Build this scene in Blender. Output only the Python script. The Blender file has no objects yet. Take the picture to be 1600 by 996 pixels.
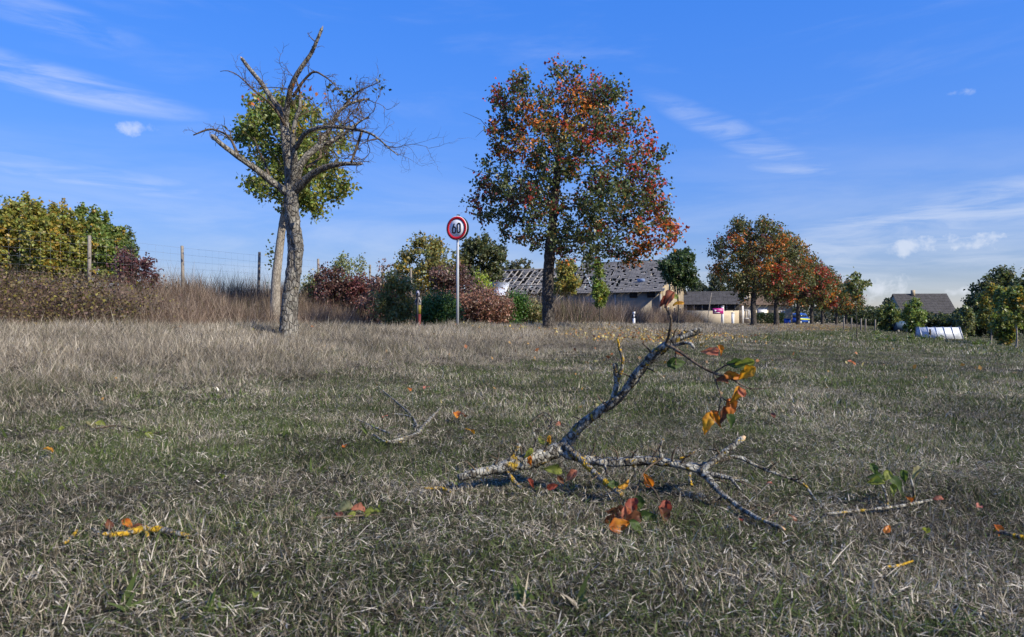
import bpy, math, random
import numpy as np
from mathutils import Vector, Matrix, Euler
from mathutils import noise as mnoise

R = math.radians
S = bpy.context.scene
COL = S.collection
random.seed(7)
rng = np.random.default_rng(7)

# ------------------------------------------------------------------ camera, sky, sun, exposure
CAMH, F, HZ = 0.6, 1066.7, 505.0            # eye height, focal length in photo pixels, horizon row
cd = bpy.data.cameras.new('camera'); cam = bpy.data.objects.new('camera', cd); COL.objects.link(cam)
cam.location = (0, 0, CAMH); cam.rotation_euler = (R(90.376), 0, 0)
cd.lens = 24.0; cd.sensor_width = 36.0; cd.clip_start = 0.05; cd.clip_end = 6000
cd.dof.use_dof = True; cd.dof.focus_distance = 9.0; cd.dof.aperture_fstop = 8.0
S.camera = cam
SUN_DIR = Vector((0.80, -0.60, 0.0)).normalized()      # horizontal direction towards the sun
SUN_EL = R(36)
SUN_STRENGTH, SKY_STRENGTH, EXPOSURE = 5.0, 0.12, 0.42
w = bpy.data.worlds.new('World'); S.world = w; w.use_nodes = True


class NT:
    """small helper round a node tree"""
    def __init__(s, t): s.t = t; s.n = t.nodes; s.l = t.links
    def node(s, typ, **kw):
        n = s.n.new(typ)
        for k, v in kw.items(): setattr(n, k, v)
        return n
    def put(s, sock, v):
        if v is None: return
        if isinstance(v, bpy.types.NodeSocket): s.l.new(v, sock)
        else: sock.default_value = v
    def math(s, op, a, b=None, c=None, clamp=False):
        n = s.node('ShaderNodeMath', operation=op); n.use_clamp = clamp
        for i, v in enumerate((a, b, c)): s.put(n.inputs[i], v)
        return n.outputs[0]
    def mix(s, f, a, b, mode='MIX'):
        n = s.node('ShaderNodeMix', data_type='RGBA', blend_type=mode); n.clamp_factor = True
        s.put(n.inputs[0], f); s.put(n.inputs[6], a); s.put(n.inputs[7], b)
        return n.outputs[2]
    def noise(s, vec, scale, detail=4, rough=0.55, dist=0.0):
        n = s.node('ShaderNodeTexNoise'); s.put(n.inputs['Vector'], vec)
        n.inputs['Scale'].default_value = scale; n.inputs['Detail'].default_value = detail
        n.inputs['Roughness'].default_value = rough; n.inputs['Distortion'].default_value = dist
        return n.outputs[0]
    def ramp(s, fac, stops):
        n = s.node('ShaderNodeValToRGB'); s.put(n.inputs[0], fac); e = n.color_ramp.elements
        while len(e) < len(stops): e.new(0.5)
        for el, (p, c) in zip(e, stops):
            el.position = p; el.color = c if len(c) == 4 else (*c, 1)
        return n.outputs[0]
    def step(s, v, lo, hi):
        n = s.node('ShaderNodeMapRange', interpolation_type='SMOOTHSTEP'); s.put(n.inputs[0], v)
        n.inputs[1].default_value = lo; n.inputs[2].default_value = hi
        return n.outputs[0]
    def mapping(s, vec, scale=(1, 1, 1), rot=(0, 0, 0)):
        n = s.node('ShaderNodeMapping'); s.put(n.inputs[0], vec)
        n.inputs['Scale'].default_value = scale; n.inputs['Rotation'].default_value = rot
        return n.outputs[0]


def build_sky():
    t = NT(w.node_tree); t.n.clear()
    out = t.node('ShaderNodeOutputWorld'); bg = t.node('ShaderNodeBackground')
    sky = t.node('ShaderNodeTexSky', sky_type='NISHITA'); sky.sun_disc = False
    sky.sun_elevation = SUN_EL; sky.sun_rotation = math.atan2(SUN_DIR.x, SUN_DIR.y)
    sky.altitude = 100; sky.air_density = 1.0; sky.dust_density = 0.15; sky.ozone_density = 1.6
    hs = t.node('ShaderNodeHueSaturation'); hs.inputs['Saturation'].default_value = 1.38; hs.inputs['Value'].default_value = 1.0
    t.l.new(sky.outputs[0], hs.inputs['Color'])
    # the photograph's sky holds its blue evenly from zenith to horizon: compress its brightness range as a whole
    bw = t.node('ShaderNodeRGBToBW'); t.l.new(hs.outputs[0], bw.inputs[0])
    k = t.math('MULTIPLY', t.math('POWER', t.math('MAXIMUM', bw.outputs[0], 0.05), -0.55), 1.72)
    vm = t.node('ShaderNodeVectorMath', operation='SCALE'); t.l.new(t.mix(1.0, hs.outputs[0], (0.78, 0.76, 1.10, 1), 'MULTIPLY'), vm.inputs[0]); t.l.new(k, vm.inputs['Scale'])
    skyc = vm.outputs[0]
    co = t.node('ShaderNodeTexCoord').outputs['Generated']
    sp = t.node('ShaderNodeSeparateXYZ'); t.l.new(co, sp.inputs[0])
    az = t.math('ARCTAN2', sp.outputs[0], sp.outputs[1]); el = t.math('ARCSINE', sp.outputs[2])
    cb = t.node('ShaderNodeCombineXYZ'); t.l.new(az, cb.inputs[0]); t.l.new(el, cb.inputs[1])
    v = cb.outputs[0]
    wisp = t.noise(t.mapping(v, (3.0, 22, 1), (0, 0, R(-10))), 2.2, 7, 0.62, 0.6)       # drawn-out ice cloud
    puff = t.noise(v, 34, 6, 0.6, 0.2)                                                # heaped cloud
    thin = t.noise(t.mapping(v, (1.6, 9, 1), (0, 0, R(-6))), 1.7, 6, 0.6, 0.5)
    total = t.math('MULTIPLY', t.step(thin, 0.50, 0.88), 0.20)
    low = t.math('MULTIPLY', t.math('SUBTRACT', 1.0, t.step(el, 0.02, 0.30)), t.step(thin, 0.36, 0.70))
    total = t.math('MAXIMUM', total, t.math('MULTIPLY', low, 0.34))
    def blob(px, py, rx, ry, rot, amount, kind):
        nonlocal total
        a0 = math.atan((px - 800) / F); e0 = math.atan((HZ - py) / F * math.cos(a0))
        dx = t.math('SUBTRACT', az, a0); dy = t.math('SUBTRACT', el, e0)
        c, s_ = math.cos(R(rot)), math.sin(R(rot))
        x = t.math('DIVIDE', t.math('ADD', t.math('MULTIPLY', dx, c), t.math('MULTIPLY', dy, s_)), rx / F)
        y = t.math('DIVIDE', t.math('SUBTRACT', t.math('MULTIPLY', dy, c), t.math('MULTIPLY', dx, s_)), ry / F)
        d = t.math('ADD', t.math('MULTIPLY', x, x), t.math('MULTIPLY', y, y))
        m = t.math('SUBTRACT', 1.0, d)
        if kind == 'puff':
            m = t.math('MULTIPLY', t.step(t.math('ADD', m, t.math('MULTIPLY', t.math('SUBTRACT', puff, 0.62), 5.5)), -0.5, 1.1), t.step(m, -0.7, 0.25))
        else:
            m = t.math('MULTIPLY', t.step(m, 0.0, 1.0), t.step(wisp, 0.30, 0.72))
        total = t.math('MAXIMUM', total, t.math('MULTIPLY', m, amount))
    blob(70, 124, 225, 27, -6, 0.42, 'wisp'); blob(60, 20, 150, 26, -8, 0.22, 'wisp')
    blob(217, 203, 32, 11, 0, 0.5, 'puff')
    blob(1160, 215, 190, 26, -27, 0.30, 'wisp'); blob(1245, 262, 90, 14, -6, 0.34, 'wisp')
    blob(1480, 350, 330, 60, 8, 0.45, 'wisp'); blob(1250, 425, 420, 40, 3, 0.36, 'wisp')
    blob(1425, 384, 56, 17, 0, 0.62, 'puff'); blob(1512, 382, 60, 19, 0, 0.62, 'puff')
    blob(1385, 452, 48, 26, 0, 0.65, 'puff'); blob(1492, 458, 34, 12, 0, 0.7, 'puff'); blob(1600, 428, 30, 14, 0, 0.7, 'puff')
    blob(1502, 144, 20, 6, 0, 0.35, 'puff'); blob(130, 275, 260, 22, -4, 0.30, 'wisp')
    cl = t.mix(total, skyc, (5.2, 5.5, 6.1, 1))
    t.l.new(cl, bg.inputs[0]); bg.inputs[1].default_value = SKY_STRENGTH
    t.l.new(bg.outputs[0], out.inputs[0])
build_sky()
sd = bpy.data.lights.new('sun', 'SUN'); sd.energy = SUN_STRENGTH; sd.angle = R(0.55); sd.color = (1.0, 0.92, 0.78)
sun = bpy.data.objects.new('sun', sd); COL.objects.link(sun)
sv = Vector((SUN_DIR.x * math.cos(SUN_EL), SUN_DIR.y * math.cos(SUN_EL), math.sin(SUN_EL)))
sun.rotation_euler = sv.to_track_quat('Z', 'Y').to_euler()
vs = S.view_settings; vs.view_transform = 'Standard'; vs.look = 'None'; vs.gamma = 1; vs.exposure = EXPOSURE
vs.use_curve_mapping = False
S.render.engine = 'CYCLES'; S.cycles.max_bounces = 4; S.cycles.diffuse_bounces = 2; S.cycles.glossy_bounces = 1; S.cycles.transmission_bounces = 2; S.cycles.transparent_max_bounces = 8
S.cycles.use_denoising = True

# ------------------------------------------------------------------ terrain
def uv_of(x, y): return ((x + 3.6) - 0.58 * (y - 11)) * 0.865, 0.5 * x + 0.865 * y
def sst(v, a, b):
    t = np.clip((v - a) / (b - a), 0, 1); return t * t * (3 - 2 * t)
_ku = [-400, -60, -22, -16, -13, -10.2, -8.6, -7.6, -2.4, -1.7, -0.9, 0.0, 1.3, 2.6, 3.8, 5.2, 9, 20, 60]
_kh = [1.2, 1.2, 1.5, 1.55, 1.25, 0.55, 0.42, 0.36, 0.36, 0.46, 0.50, 0.40, 0.29, 0.15, 0.07, 0.03, 0.0, 0.0, 0.0]
_kl = [0.0, 0.0, 0.35, 0.45, 0.45, 0.42, 0.40, 0.36, 0.36, 0.46, 0.50, 0.40, 0.29, 0.15, 0.07, 0.03, 0.0, 0.0, 0.0]
def H(x, y):
    x = np.asarray(x, float); y = np.asarray(y, float)
    u, v = uv_of(x, y)
    k = 1 - sst(v, 28, 44)
    z = np.interp(u, _ku, _kh) * k + np.interp(u, _ku, _kl) * (1 - k)
    s = 0.008 + 0.078 * sst(v, 4, 38)
    z = z - s * np.clip(u - 5.0, 0, 11) - 0.006 * np.clip(u - 16, 0, 200)
    z = z + 0.30 * sst(-u, 9.5, 13.5) * (1 - sst(v, 2, 20)) * (1 - sst(-u, 30, 60))
    r = np.hypot(x, y)
    z = z + 0.018 * (np.sin(x * 1.9 + 0.7 * y) * np.sin(y * 1.45 - 0.5 * x + 1.0)) * np.clip(u - 2.2, 0, 1) * (r < 60)
    return z
def Hs(x, y): return float(H(x, y))
def P(px, py, Y): return Vector(((px - 800) / F * Y, Y, CAMH - (py - HZ) / F * Y))
def G(px, py, lo=0.8, hi=400):
    """where the ray through a photo pixel meets the ground"""
    ys = np.geomspace(lo, hi, 4000); xs = (px - 800) / F * ys; zs = CAMH - (py - HZ) / F * ys
    i = np.argmax(zs < H(xs, ys)); y = ys[i]
    return Vector((xs[i], y, Hs(xs[i], y)))

# ------------------------------------------------------------------ mesh helpers
def mesh_np(name, V, tris=None, quads=None, col=None, smooth=False, attrs=None):
    me = bpy.data.meshes.new(name)
    V = np.asarray(V, np.float32); nt = 0 if tris is None else len(tris); nq = 0 if quads is None else len(quads)
    loops = np.concatenate([np.asarray(a, np.int32).ravel() for a in (tris, quads) if a is not None and len(a)])
    starts = np.concatenate([np.arange(nt) * 3, nt * 3 + np.arange(nq) * 4]).astype(np.int32)
    me.vertices.add(len(V)); me.vertices.foreach_set('co', V.ravel())
    me.loops.add(len(loops)); me.loops.foreach_set('vertex_index', loops)
    me.polygons.add(nt + nq); me.polygons.foreach_set('loop_start', starts)
    if smooth: me.polygons.foreach_set('use_smooth', np.ones(nt + nq, bool))
    me.update(calc_edges=True)
    if col is not None:
        a = me.attributes.new('Col', 'FLOAT_COLOR', 'POINT')
        c = np.ones((len(V), 4), np.float32); c[:, :3] = col; a.data.foreach_set('color', c.ravel())
    for k, arr in (attrs or {}).items():
        a = me.attributes.new(k, 'FLOAT', 'POINT'); a.data.foreach_set('value', np.asarray(arr, np.float32))
    return me
def link(name, me, mat, parent=None, loc=None, kind=None):
    o = bpy.data.objects.new(name, me); COL.objects.link(o)
    if mat is not None and me is not None and not me.materials: me.materials.append(mat)
    if parent is not None: o.parent = parent
    if loc is not None: o.location = loc
    if kind: o['kind'] = kind
    return o
def tag(o, label, cat=None, group=None, kind=None):
    o['label'] = label
    if cat: o['category'] = cat
    if group: o['group'] = group
    if kind: o['kind'] = kind
    return o
def empty(name, loc, label, cat, group=None, rz=0.0):
    o = bpy.data.objects.new(name, None); COL.objects.link(o); o.location = loc; o.rotation_euler = (0, 0, rz)
    o.empty_display_size = 0.2
    return tag(o, label, cat, group)
class MB:
    """collects boxes, prisms and tubes into one mesh"""
    def __init__(s): s.V = []; s.T = []; s.Q = []; s.n = 0
    def add(s, V, T=(), Q=()):
        for t in T: s.T.append([i + s.n for i in t])
        for q in Q: s.Q.append([i + s.n for i in q])
        s.V.extend([tuple(v) for v in V]); s.n += len(V); return s
    def box(s, c, d, rot=None):
        m = rot or Matrix.Identity(3); c = Vector(c)
        V = [c + m @ Vector((sx * d[0] / 2, sy * d[1] / 2, sz * d[2] / 2)) for sx in (-1, 1) for sy in (-1, 1) for sz in (-1, 1)]
        return s.add(V, Q=[(0, 1, 3, 2), (4, 6, 7, 5), (0, 4, 5, 1), (2, 3, 7, 6), (0, 2, 6, 4), (1, 5, 7, 3)])
    def prism(s, poly, axis_vec):
        """poly: list of 3D points (planar), swept along axis_vec"""
        n = len(poly); a = Vector(axis_vec); V = [Vector(p) for p in poly] + [Vector(p) + a for p in poly]
        T = [(0, i + 1, i) for i in range(1, n - 1)] + [(n, n + i, n + i + 1) for i in range(1, n - 1)]
        return s.add(V, T, [(i, (i + 1) % n, n + (i + 1) % n, n + i) for i in range(n)])
    def tube(s, pts, rad, sides=8):
        V, Qd, T = tube_arrays(np.array([tuple(p) for p in pts], float), np.array(rad, float) * np.ones(len(pts)), sides)
        return s.add(V, T, Qd)
    def mesh(s, name, smooth=False):
        return mesh_np(name, np.array(s.V), np.array(s.T) if s.T else None, np.array(s.Q) if s.Q else None, smooth=smooth)
    def build(s, name, mat, parent=None, smooth=False, kind=None): return link(name, s.mesh(name, smooth), mat, parent, kind=kind)

def tube_arrays(P_, r, sides, rough=0.0, freq=8.0, seed=0.0):
    """swept tube with parallel-transported rings; rough adds knobbly relief in proportion to the radius"""
    n = len(P_); T = np.gradient(P_, axis=0); T /= np.linalg.norm(T, axis=1)[:, None] + 1e-9
    a = np.array([0, 0, 1.0]) if abs(T[0, 2]) < 0.9 else np.array([1.0, 0, 0])
    N = np.zeros_like(P_); b = np.cross(T[0], a); N[0] = b / np.linalg.norm(b)
    for i in range(1, n):
        v = N[i - 1] - T[i] * np.dot(N[i - 1], T[i]); N[i] = v / (np.linalg.norm(v) + 1e-9)
    B = np.cross(T, N); ang = np.arange(sides) / sides * 2 * np.pi
    D = N[:, None] * np.cos(ang)[None, :, None] + B[:, None] * np.sin(ang)[None, :, None]
    rr = np.repeat(r[:, None], sides, 1)
    if rough > 0:
        Q0 = P_[:, None] + D * rr[..., None]
        f = np.array([[mnoise.noise(Vector(q * freq) + Vector((seed, 0, 0))) + 0.6 * mnoise.noise(Vector(q * freq * 2.7)) + 0.5 * mnoise.noise(Vector((q[0] * freq * 5, q[1] * freq * 5, q[2] * freq * 2.2))) for q in row] for row in Q0])
        rr = rr * (1 + rough * f)
    V = (P_[:, None] + D * rr[..., None]).reshape(-1, 3)
    V = np.vstack([V, P_[0], P_[-1]]); i = np.arange(n - 1)[:, None] * sides; j = np.arange(sides)[None]; j2 = (j + 1) % sides
    Q = np.stack([i + j, i + j2, i + sides + j2, i + sides + j], -1).reshape(-1, 4)
    k = np.arange(sides); k2 = (k + 1) % sides; L = (n - 1) * sides
    Tt = np.vstack([np.stack([np.full(sides, n * sides), k2, k], 1), np.stack([np.full(sides, n * sides + 1), L + k, L + k2], 1)])
    return V, Q, Tt
def spline(pts, step):
    """Catmull-Rom through rows of (x, y, z, r), resampled about every step metres"""
    p = np.array(pts, float); p = np.vstack([2 * p[0] - p[1], p, 2 * p[-1] - p[-2]]); out = []
    for i in range(1, len(p) - 2):
        n = max(2, int(np.linalg.norm(p[i + 1, :3] - p[i, :3]) / step)); t = np.linspace(0, 1, n, endpoint=False)[:, None]
        a, b, c, d = p[i - 1], p[i], p[i + 1], p[i + 2]
        out.append(0.5 * (2 * b + (c - a) * t + (2 * a - 5 * b + 4 * c - d) * t ** 2 + (3 * b - a - 3 * c + d) * t ** 3))
    out.append(p[-2][None]); q = np.vstack(out); q[:, 3] = np.maximum(q[:, 3], 0.0006); return q
class Bag:
    """many tubes or leaves in numpy arrays"""
    def __init__(s): s.V = []; s.T = []; s.Q = []; s.C = []; s.n = 0
    def add(s, V, T=None, Q=None, C=None):
        s.V.append(V)
        if T is not None and len(T): s.T.append(np.asarray(T) + s.n)
        if Q is not None and len(Q): s.Q.append(np.asarray(Q) + s.n)
        if C is not None: s.C.append(C)
        s.n += len(V)
    def mesh(s, name, smooth=False):
        return mesh_np(name, np.vstack(s.V), np.vstack(s.T) if s.T else None, np.vstack(s.Q) if s.Q else None, np.vstack(s.C) if s.C else None, smooth)

# ------------------------------------------------------------------ materials
MATS = {}
def new_mat(name):
    m = bpy.data.materials.new(name); m.use_nodes = True; t = NT(m.node_tree); t.n.clear()
    out = t.node('ShaderNodeOutputMaterial'); MATS[name] = m; return m, t, out
def principled(t, out, col, rough=0.8, bump=None, dist=0.01, spec=0.3, metal=0.0, strength=1.0):
    b = t.node('ShaderNodeBsdfPrincipled'); t.put(b.inputs['Base Color'], col); t.put(b.inputs['Roughness'], rough)
    b.inputs['Specular IOR Level'].default_value = spec; b.inputs['Metallic'].default_value = metal
    if bump is not None:
        n = t.node('ShaderNodeBump'); n.inputs['Strength'].default_value = strength; n.inputs['Distance'].default_value = dist
        t.l.new(bump, n.inputs['Height']); t.l.new(n.outputs[0], b.inputs['Normal'])
    t.l.new(b.outputs[0], out.inputs[0]); return b
def plain(name, c1, c2=None, scale=6.0, rough=0.7, spec=0.3, metal=0.0, bump=0.0):
    """a base colour broken up by grime of its own shape"""
    m, t, out = new_mat(name); co = t.node('ShaderNodeTexCoord').outputs['Object']
    c2 = c2 or tuple(v * 0.72 for v in c1)
    n = t.noise(co, scale, 6, 0.65); n2 = t.noise(co, scale * 7, 4, 0.6)
    c = t.mix(t.step(n, 0.35, 0.72), (*c1, 1), (*c2, 1)); c = t.mix(t.math('MULTIPLY', t.step(n2, 0.5, 0.8), 0.35), c, (*[v * 0.6 for v in c2], 1))
    principled(t, out, c, rough, n2 if bump else None, bump, spec, metal); return m
def leaf_mat(name, trans=0.35, rough=0.5):
    """colour from the mesh, a little light passing through the blade"""
    m, t, out = new_mat(name); a = t.node('ShaderNodeAttribute', attribute_name='Col').outputs[0]
    b = t.node('ShaderNodeBsdfPrincipled'); t.l.new(a, b.inputs['Base Color']); b.inputs['Roughness'].default_value = rough
    b.inputs['Specular IOR Level'].default_value = 0.5
    tr = t.node('ShaderNodeBsdfTranslucent'); t.l.new(t.mix(0.5, a, t.mix(1.0, a, (1.6, 1.5, 0.7, 1), 'MULTIPLY')), tr.inputs[0])
    mx = t.node('ShaderNodeMixShader'); mx.inputs[0].default_value = trans
    t.l.new(b.outputs[0], mx.inputs[1]); t.l.new(tr.outputs[0], mx.inputs[2]); t.l.new(mx.outputs[0], out.inputs[0]); return m
def bark_mat(name, dark, light, scale=9.0, lichen=0.0, lichen_col=(0.42, 0.27, 0.03), pale=0.0, bump=0.02):
    m, t, out = new_mat(name); co = t.node('ShaderNodeTexCoord').outputs['Object']
    st = t.mapping(co, (1, 1, 0.38)); n = t.noise(st, scale, 8, 0.7, 0.4)
    vo = t.node('ShaderNodeTexVoronoi', feature='DISTANCE_TO_EDGE'); vo.inputs['Scale'].default_value = scale * 2.2
    t.l.new(t.mapping(co, (1, 1, 0.45)), vo.inputs['Vector'])
    crack = t.step(vo.outputs['Distance'], 0.0, 0.16)
    c = t.mix(t.step(n, 0.32, 0.68), (*dark, 1), (*light, 1)); c = t.mix(crack, t.mix(0.65, c, (*[d * 0.45 for d in dark], 1)), c)
    if pale: c = t.mix(t.math('MULTIPLY', t.step(t.noise(co, scale * 1.3, 7, 0.72), 0.45, 0.58), pale), c, (0.42, 0.41, 0.35, 1))
    if lichen: c = t.mix(t.step(t.noise(co, scale * 0.85, 6, 0.7, 0.3), 0.66 - 0.16 * lichen, 0.72 - 0.16 * lichen), c, (*lichen_col, 1))
    h = t.math('ADD', t.math('MULTIPLY', crack, 0.6), n)
    principled(t, out, c, 0.9, h, bump, 0.15); return m

nearleafM = leaf_mat('near_leaf', 0.5, 0.62); leafM = leaf_mat('leaf', 0.42, 0.42); dryleafM = leaf_mat('dry_leaf', 0.22, 0.7)
barkM = bark_mat('pear_bark', (0.075, 0.065, 0.053), (0.27, 0.245, 0.205), 9, 0.10, (0.24, 0.21, 0.05), 0.35, 0.03)
darkbarkM = bark_mat('dark_bark', (0.05, 0.043, 0.036), (0.15, 0.13, 0.11), 9, 0.0, bump=0.03)
palebarkM = bark_mat('pale_bark', (0.22, 0.19, 0.15), (0.38, 0.34, 0.28), 7, 0.0, bump=0.008)
twigM = bark_mat('twig_bark', (0.055, 0.040, 0.028), (0.19, 0.145, 0.10), 16, 0.0, bump=0.004)
limbM = bark_mat('lichen_bark', (0.045, 0.037, 0.028), (0.18, 0.16, 0.125), 30, 0.60, (0.40, 0.26, 0.03), 0.9, 0.010)
yellowM = bark_mat('yellow_lichen_bark', (0.07, 0.06, 0.05), (0.20, 0.18, 0.14), 34, 1.05, (0.50, 0.30, 0.025), 0.6, 0.010)
woodM = plain('broken_wood', (0.62, 0.42, 0.24), (0.45, 0.28, 0.15), 30, 0.8)
postM = plain('weathered_post', (0.27, 0.24, 0.20), (0.15, 0.13, 0.11), 9, 0.9)
wireM = plain('galvanised_wire', (0.30, 0.31, 0.32), None, 5, 0.5, metal=0.6)
steelM = plain('galvanised_steel', (0.56, 0.58, 0.60), (0.46, 0.48, 0.50), 8, 0.42, metal=0.35)
signredM = plain('sign_red', (0.58, 0.012, 0.02), (0.50, 0.012, 0.018), 5, 0.4)
signwhiteM = plain('sign_white', (0.80, 0.80, 0.80), (0.74, 0.74, 0.74), 4, 0.4)
signblackM = plain('sign_black', (0.012, 0.012, 0.014), None, 4, 0.4)
signbackM = plain('sign_back', (0.055, 0.06, 0.065), (0.04, 0.042, 0.046), 5, 0.6)
creamM = plain('cream_render', (0.62, 0.52, 0.36), (0.50, 0.41, 0.28), 1.2, 0.9)
brickM = plain('ochre_brick', (0.42, 0.34, 0.22), (0.30, 0.24, 0.16), 2.2, 0.9, bump=0.01)
barnwallM = plain('barn_wall', (0.30, 0.26, 0.20), (0.17, 0.145, 0.11), 0.9, 0.95, bump=0.02)
slateM = plain('old_slate', (0.27, 0.25, 0.225), (0.16, 0.15, 0.135), 1.3, 0.8, bump=0.01)
darkroofM = plain('dark_roof', (0.085, 0.08, 0.078), (0.055, 0.052, 0.05), 1.6, 0.85, bump=0.01)
whitepaintM = plain('white_paint', (0.78, 0.78, 0.76), (0.66, 0.66, 0.63), 3, 0.6)
woodgreyM = plain('grey_timber', (0.36, 0.33, 0.29), (0.24, 0.22, 0.19), 3, 0.9)
darkM = plain('shade_and_dark_timber', (0.03, 0.028, 0.025), None, 3, 0.95)  # near-black with the shade of holes and openings in it; also dark timber
glassM = plain('window_glass', (0.03, 0.04, 0.05), None, 3, 0.06, spec=0.6)
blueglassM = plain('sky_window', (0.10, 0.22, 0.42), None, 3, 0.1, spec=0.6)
magentaM = plain('magenta_board', (0.48, 0.03, 0.22), (0.42, 0.03, 0.19), 3, 0.5)
bluecarM = plain('blue_paint', (0.02, 0.09, 0.42), (0.018, 0.075, 0.36), 3, 0.25, spec=0.6)
yellowcarM = plain('yellow_stripe', (0.62, 0.66, 0.04), None, 3, 0.4)
tyreM = plain('tyre_rubber', (0.02, 0.02, 0.02), None, 8, 0.9)
yellowM2 = plain('figure_yellow', (0.22, 0.18, 0.02), (0.16, 0.13, 0.015), 6, 0.6)
redM2 = plain('figure_red', (0.13, 0.012, 0.012), None, 6, 0.6)
asphaltM = plain('asphalt', (0.055, 0.055, 0.056), (0.042, 0.042, 0.043), 4, 0.9, bump=0.004)
tarpM = plain('white_sheet', (0.66, 0.69, 0.72), (0.42, 0.45, 0.48), 1.6, 0.4, bump=0.03)
bluetankM = plain('blue_tank', (0.06, 0.11, 0.17), (0.045, 0.08, 0.12), 3, 0.5)

# ------------------------------------------------------------------ ground, road
def ground_mat():
    m, t, out = new_mat('ground_thatch'); pos = t.node('ShaderNodeNewGeometry').outputs['Position']
    big = t.noise(pos, 0.35, 5, 0.6); mid = t.noise(pos, 2.6, 6, 0.65); fine = t.math('ADD', t.math('MULTIPLY', t.noise(pos, 60, 6, 0.75), 0.5), t.math('MULTIPLY', t.step(t.noise(t.mapping(pos, (1, 3.5, 1), (0, 0, 0.6)), 150, 5, 0.75, 1.5), 0.36, 0.66), 0.5))
    green = t.mix(fine, (0.012, 0.015, 0.006, 1), (0.05, 0.05, 0.024, 1)); dry = t.mix(fine, (0.022, 0.017, 0.012, 1), (0.14, 0.112, 0.08, 1))  # tones kept dark: shade in the gaps between blades is in the colour
    sp = t.node('ShaderNodeSeparateXYZ'); t.l.new(pos, sp.inputs[0])
    u = t.math('MULTIPLY', t.math('SUBTRACT', t.math('ADD', sp.outputs[0], 9.98), t.math('MULTIPLY', sp.outputs[1], 0.58)), 0.865)
    lawn = t.step(u, 2.4, 4.6)
    f = t.math('ADD', t.math('MULTIPLY', big, 0.6), t.math('MULTIPLY', mid, 0.5))
    lc = t.mix(t.step(f, 0.44, 0.66), green, dry)
    c = t.mix(lawn, dry, lc)
    principled(t, out, c, 0.95, fine, 0.02, 0.1); return m
groundM = ground_mat()
def build_ground():
    def axis(lo, hi, near, n):
        t = np.linspace(-1, 1, n); k = 6.5; a = np.sinh(k * t) / np.sinh(k)
        return np.where(a < 0, -a * lo, a * hi)
    xs = axis(-1500, 1500, 1, 221); ys = axis(-150, 3000, 1, 221) + 4.0
    X, Y = np.meshgrid(xs, ys); Z = H(X, Y)
    ny, nx = X.shape; V = np.stack([X, Y, Z], -1).reshape(-1, 3)
    i = np.arange(ny - 1)[:, None] * nx; j = np.arange(nx - 1)[None]
    Q = np.stack([i + j, i + j + 1, i + nx + j + 1, i + nx + j], -1).reshape(-1, 4)
    link('ground', mesh_np('ground', V, None, Q, smooth=True), groundM, kind='structure')
build_ground()
DIRV = Vector((0.5017, 0.865, 0)); PERP = Vector((0.865, -0.5017, 0))     # along the road, and from the road towards the lawn
def UV(u, v, dz=0.0):
    """point at u metres off the tree row and v metres along it"""
    o = Vector((-3.6, 11.0, 0)); v0 = 0.5 * o.x + 0.865 * o.y
    p = o + PERP * u + DIRV * (v - v0); p.z = Hs(p.x, p.y) + dz; return p
def strip(name, u0, u1, v0, v1, dz, mat, n=120):
    V = []; Q = []
    for k in range(n + 1):
        v = v0 + (v1 - v0) * k / n
        V += [UV(u0, v), UV(u1, v)]
        for p in V[-2:]: p.z = 0.36 + dz
        if k: Q.append((2 * k - 2, 2 * k - 1, 2 * k + 1, 2 * k))
    return mesh_np(name, np.array([tuple(p) for p in V]), None, np.array(Q))
road = link('road', strip('road', -7.4, -2.5, -40, 260, 0.02, asphaltM), asphaltM, kind='structure')
for k, uu in enumerate((-7.25, -2.77)): link('edge_line', strip('edge_line', uu, uu + 0.12, -40, 260, 0.024, whitepaintM), whitepaintM, road)

# ------------------------------------------------------------------ scattered grass and weeds (stuff)
def blade_mat(name, stops, green, green2, rough=0.75, trans=0.25):
    m, t, out = new_mat(name)
    bv = t.node('ShaderNodeAttribute', attribute_name='bv').outputs['Fac']
    dry = t.node('ShaderNodeAttribute', attribute_name='dry'); dry.attribute_type = 'INSTANCER'
    oi = t.node('ShaderNodeObjectInfo').outputs['Random']
    d = t.ramp(t.math('FRACT', t.math('ADD', bv, oi)), stops)
    g = t.mix(t.math('FRACT', t.math('MULTIPLY', bv, 7.3)), (*green, 1), (*green2, 1))
    isg = t.math('GREATER_THAN', t.math('FRACT', t.math('ADD', t.math('MULTIPLY', bv, 3.7), oi)), dry.outputs['Fac'])
    c = t.mix(isg, d, g)
    loc = t.node('ShaderNodeObjectInfo').outputs['Location']
    big = t.math('ADD', 0.62, t.math('MULTIPLY', t.step(t.noise(loc, 0.7, 4, 0.6), 0.3, 0.68), 0.55))
    pn = t.math('ADD', t.math('MULTIPLY', t.noise(loc, 1.6, 6, 0.8), 1.5), t.math('MULTIPLY', oi, 0.45))
    sc = t.node('ShaderNodeVectorMath', operation='SCALE'); t.l.new(c, sc.inputs[0]); t.l.new(t.math('MULTIPLY', big, t.math('MAXIMUM', t.math('ADD', pn, 0.06), 0.5)), sc.inputs['Scale']); c = sc.outputs[0]
    b = t.node('ShaderNodeBsdfPrincipled'); t.l.new(c, b.inputs['Base Color']); b.inputs['Roughness'].default_value = rough; b.inputs['Specular IOR Level'].default_value = 0.25
    tr = t.node('ShaderNodeBsdfTranslucent'); t.l.new(c, tr.inputs[0])
    mx = t.node('ShaderNodeMixShader'); mx.inputs[0].default_value = trans
    t.l.new(b.outputs[0], mx.inputs[1]); t.l.new(tr.outputs[0], mx.inputs[2]); t.l.new(mx.outputs[0], out.inputs[0]); return m
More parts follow.
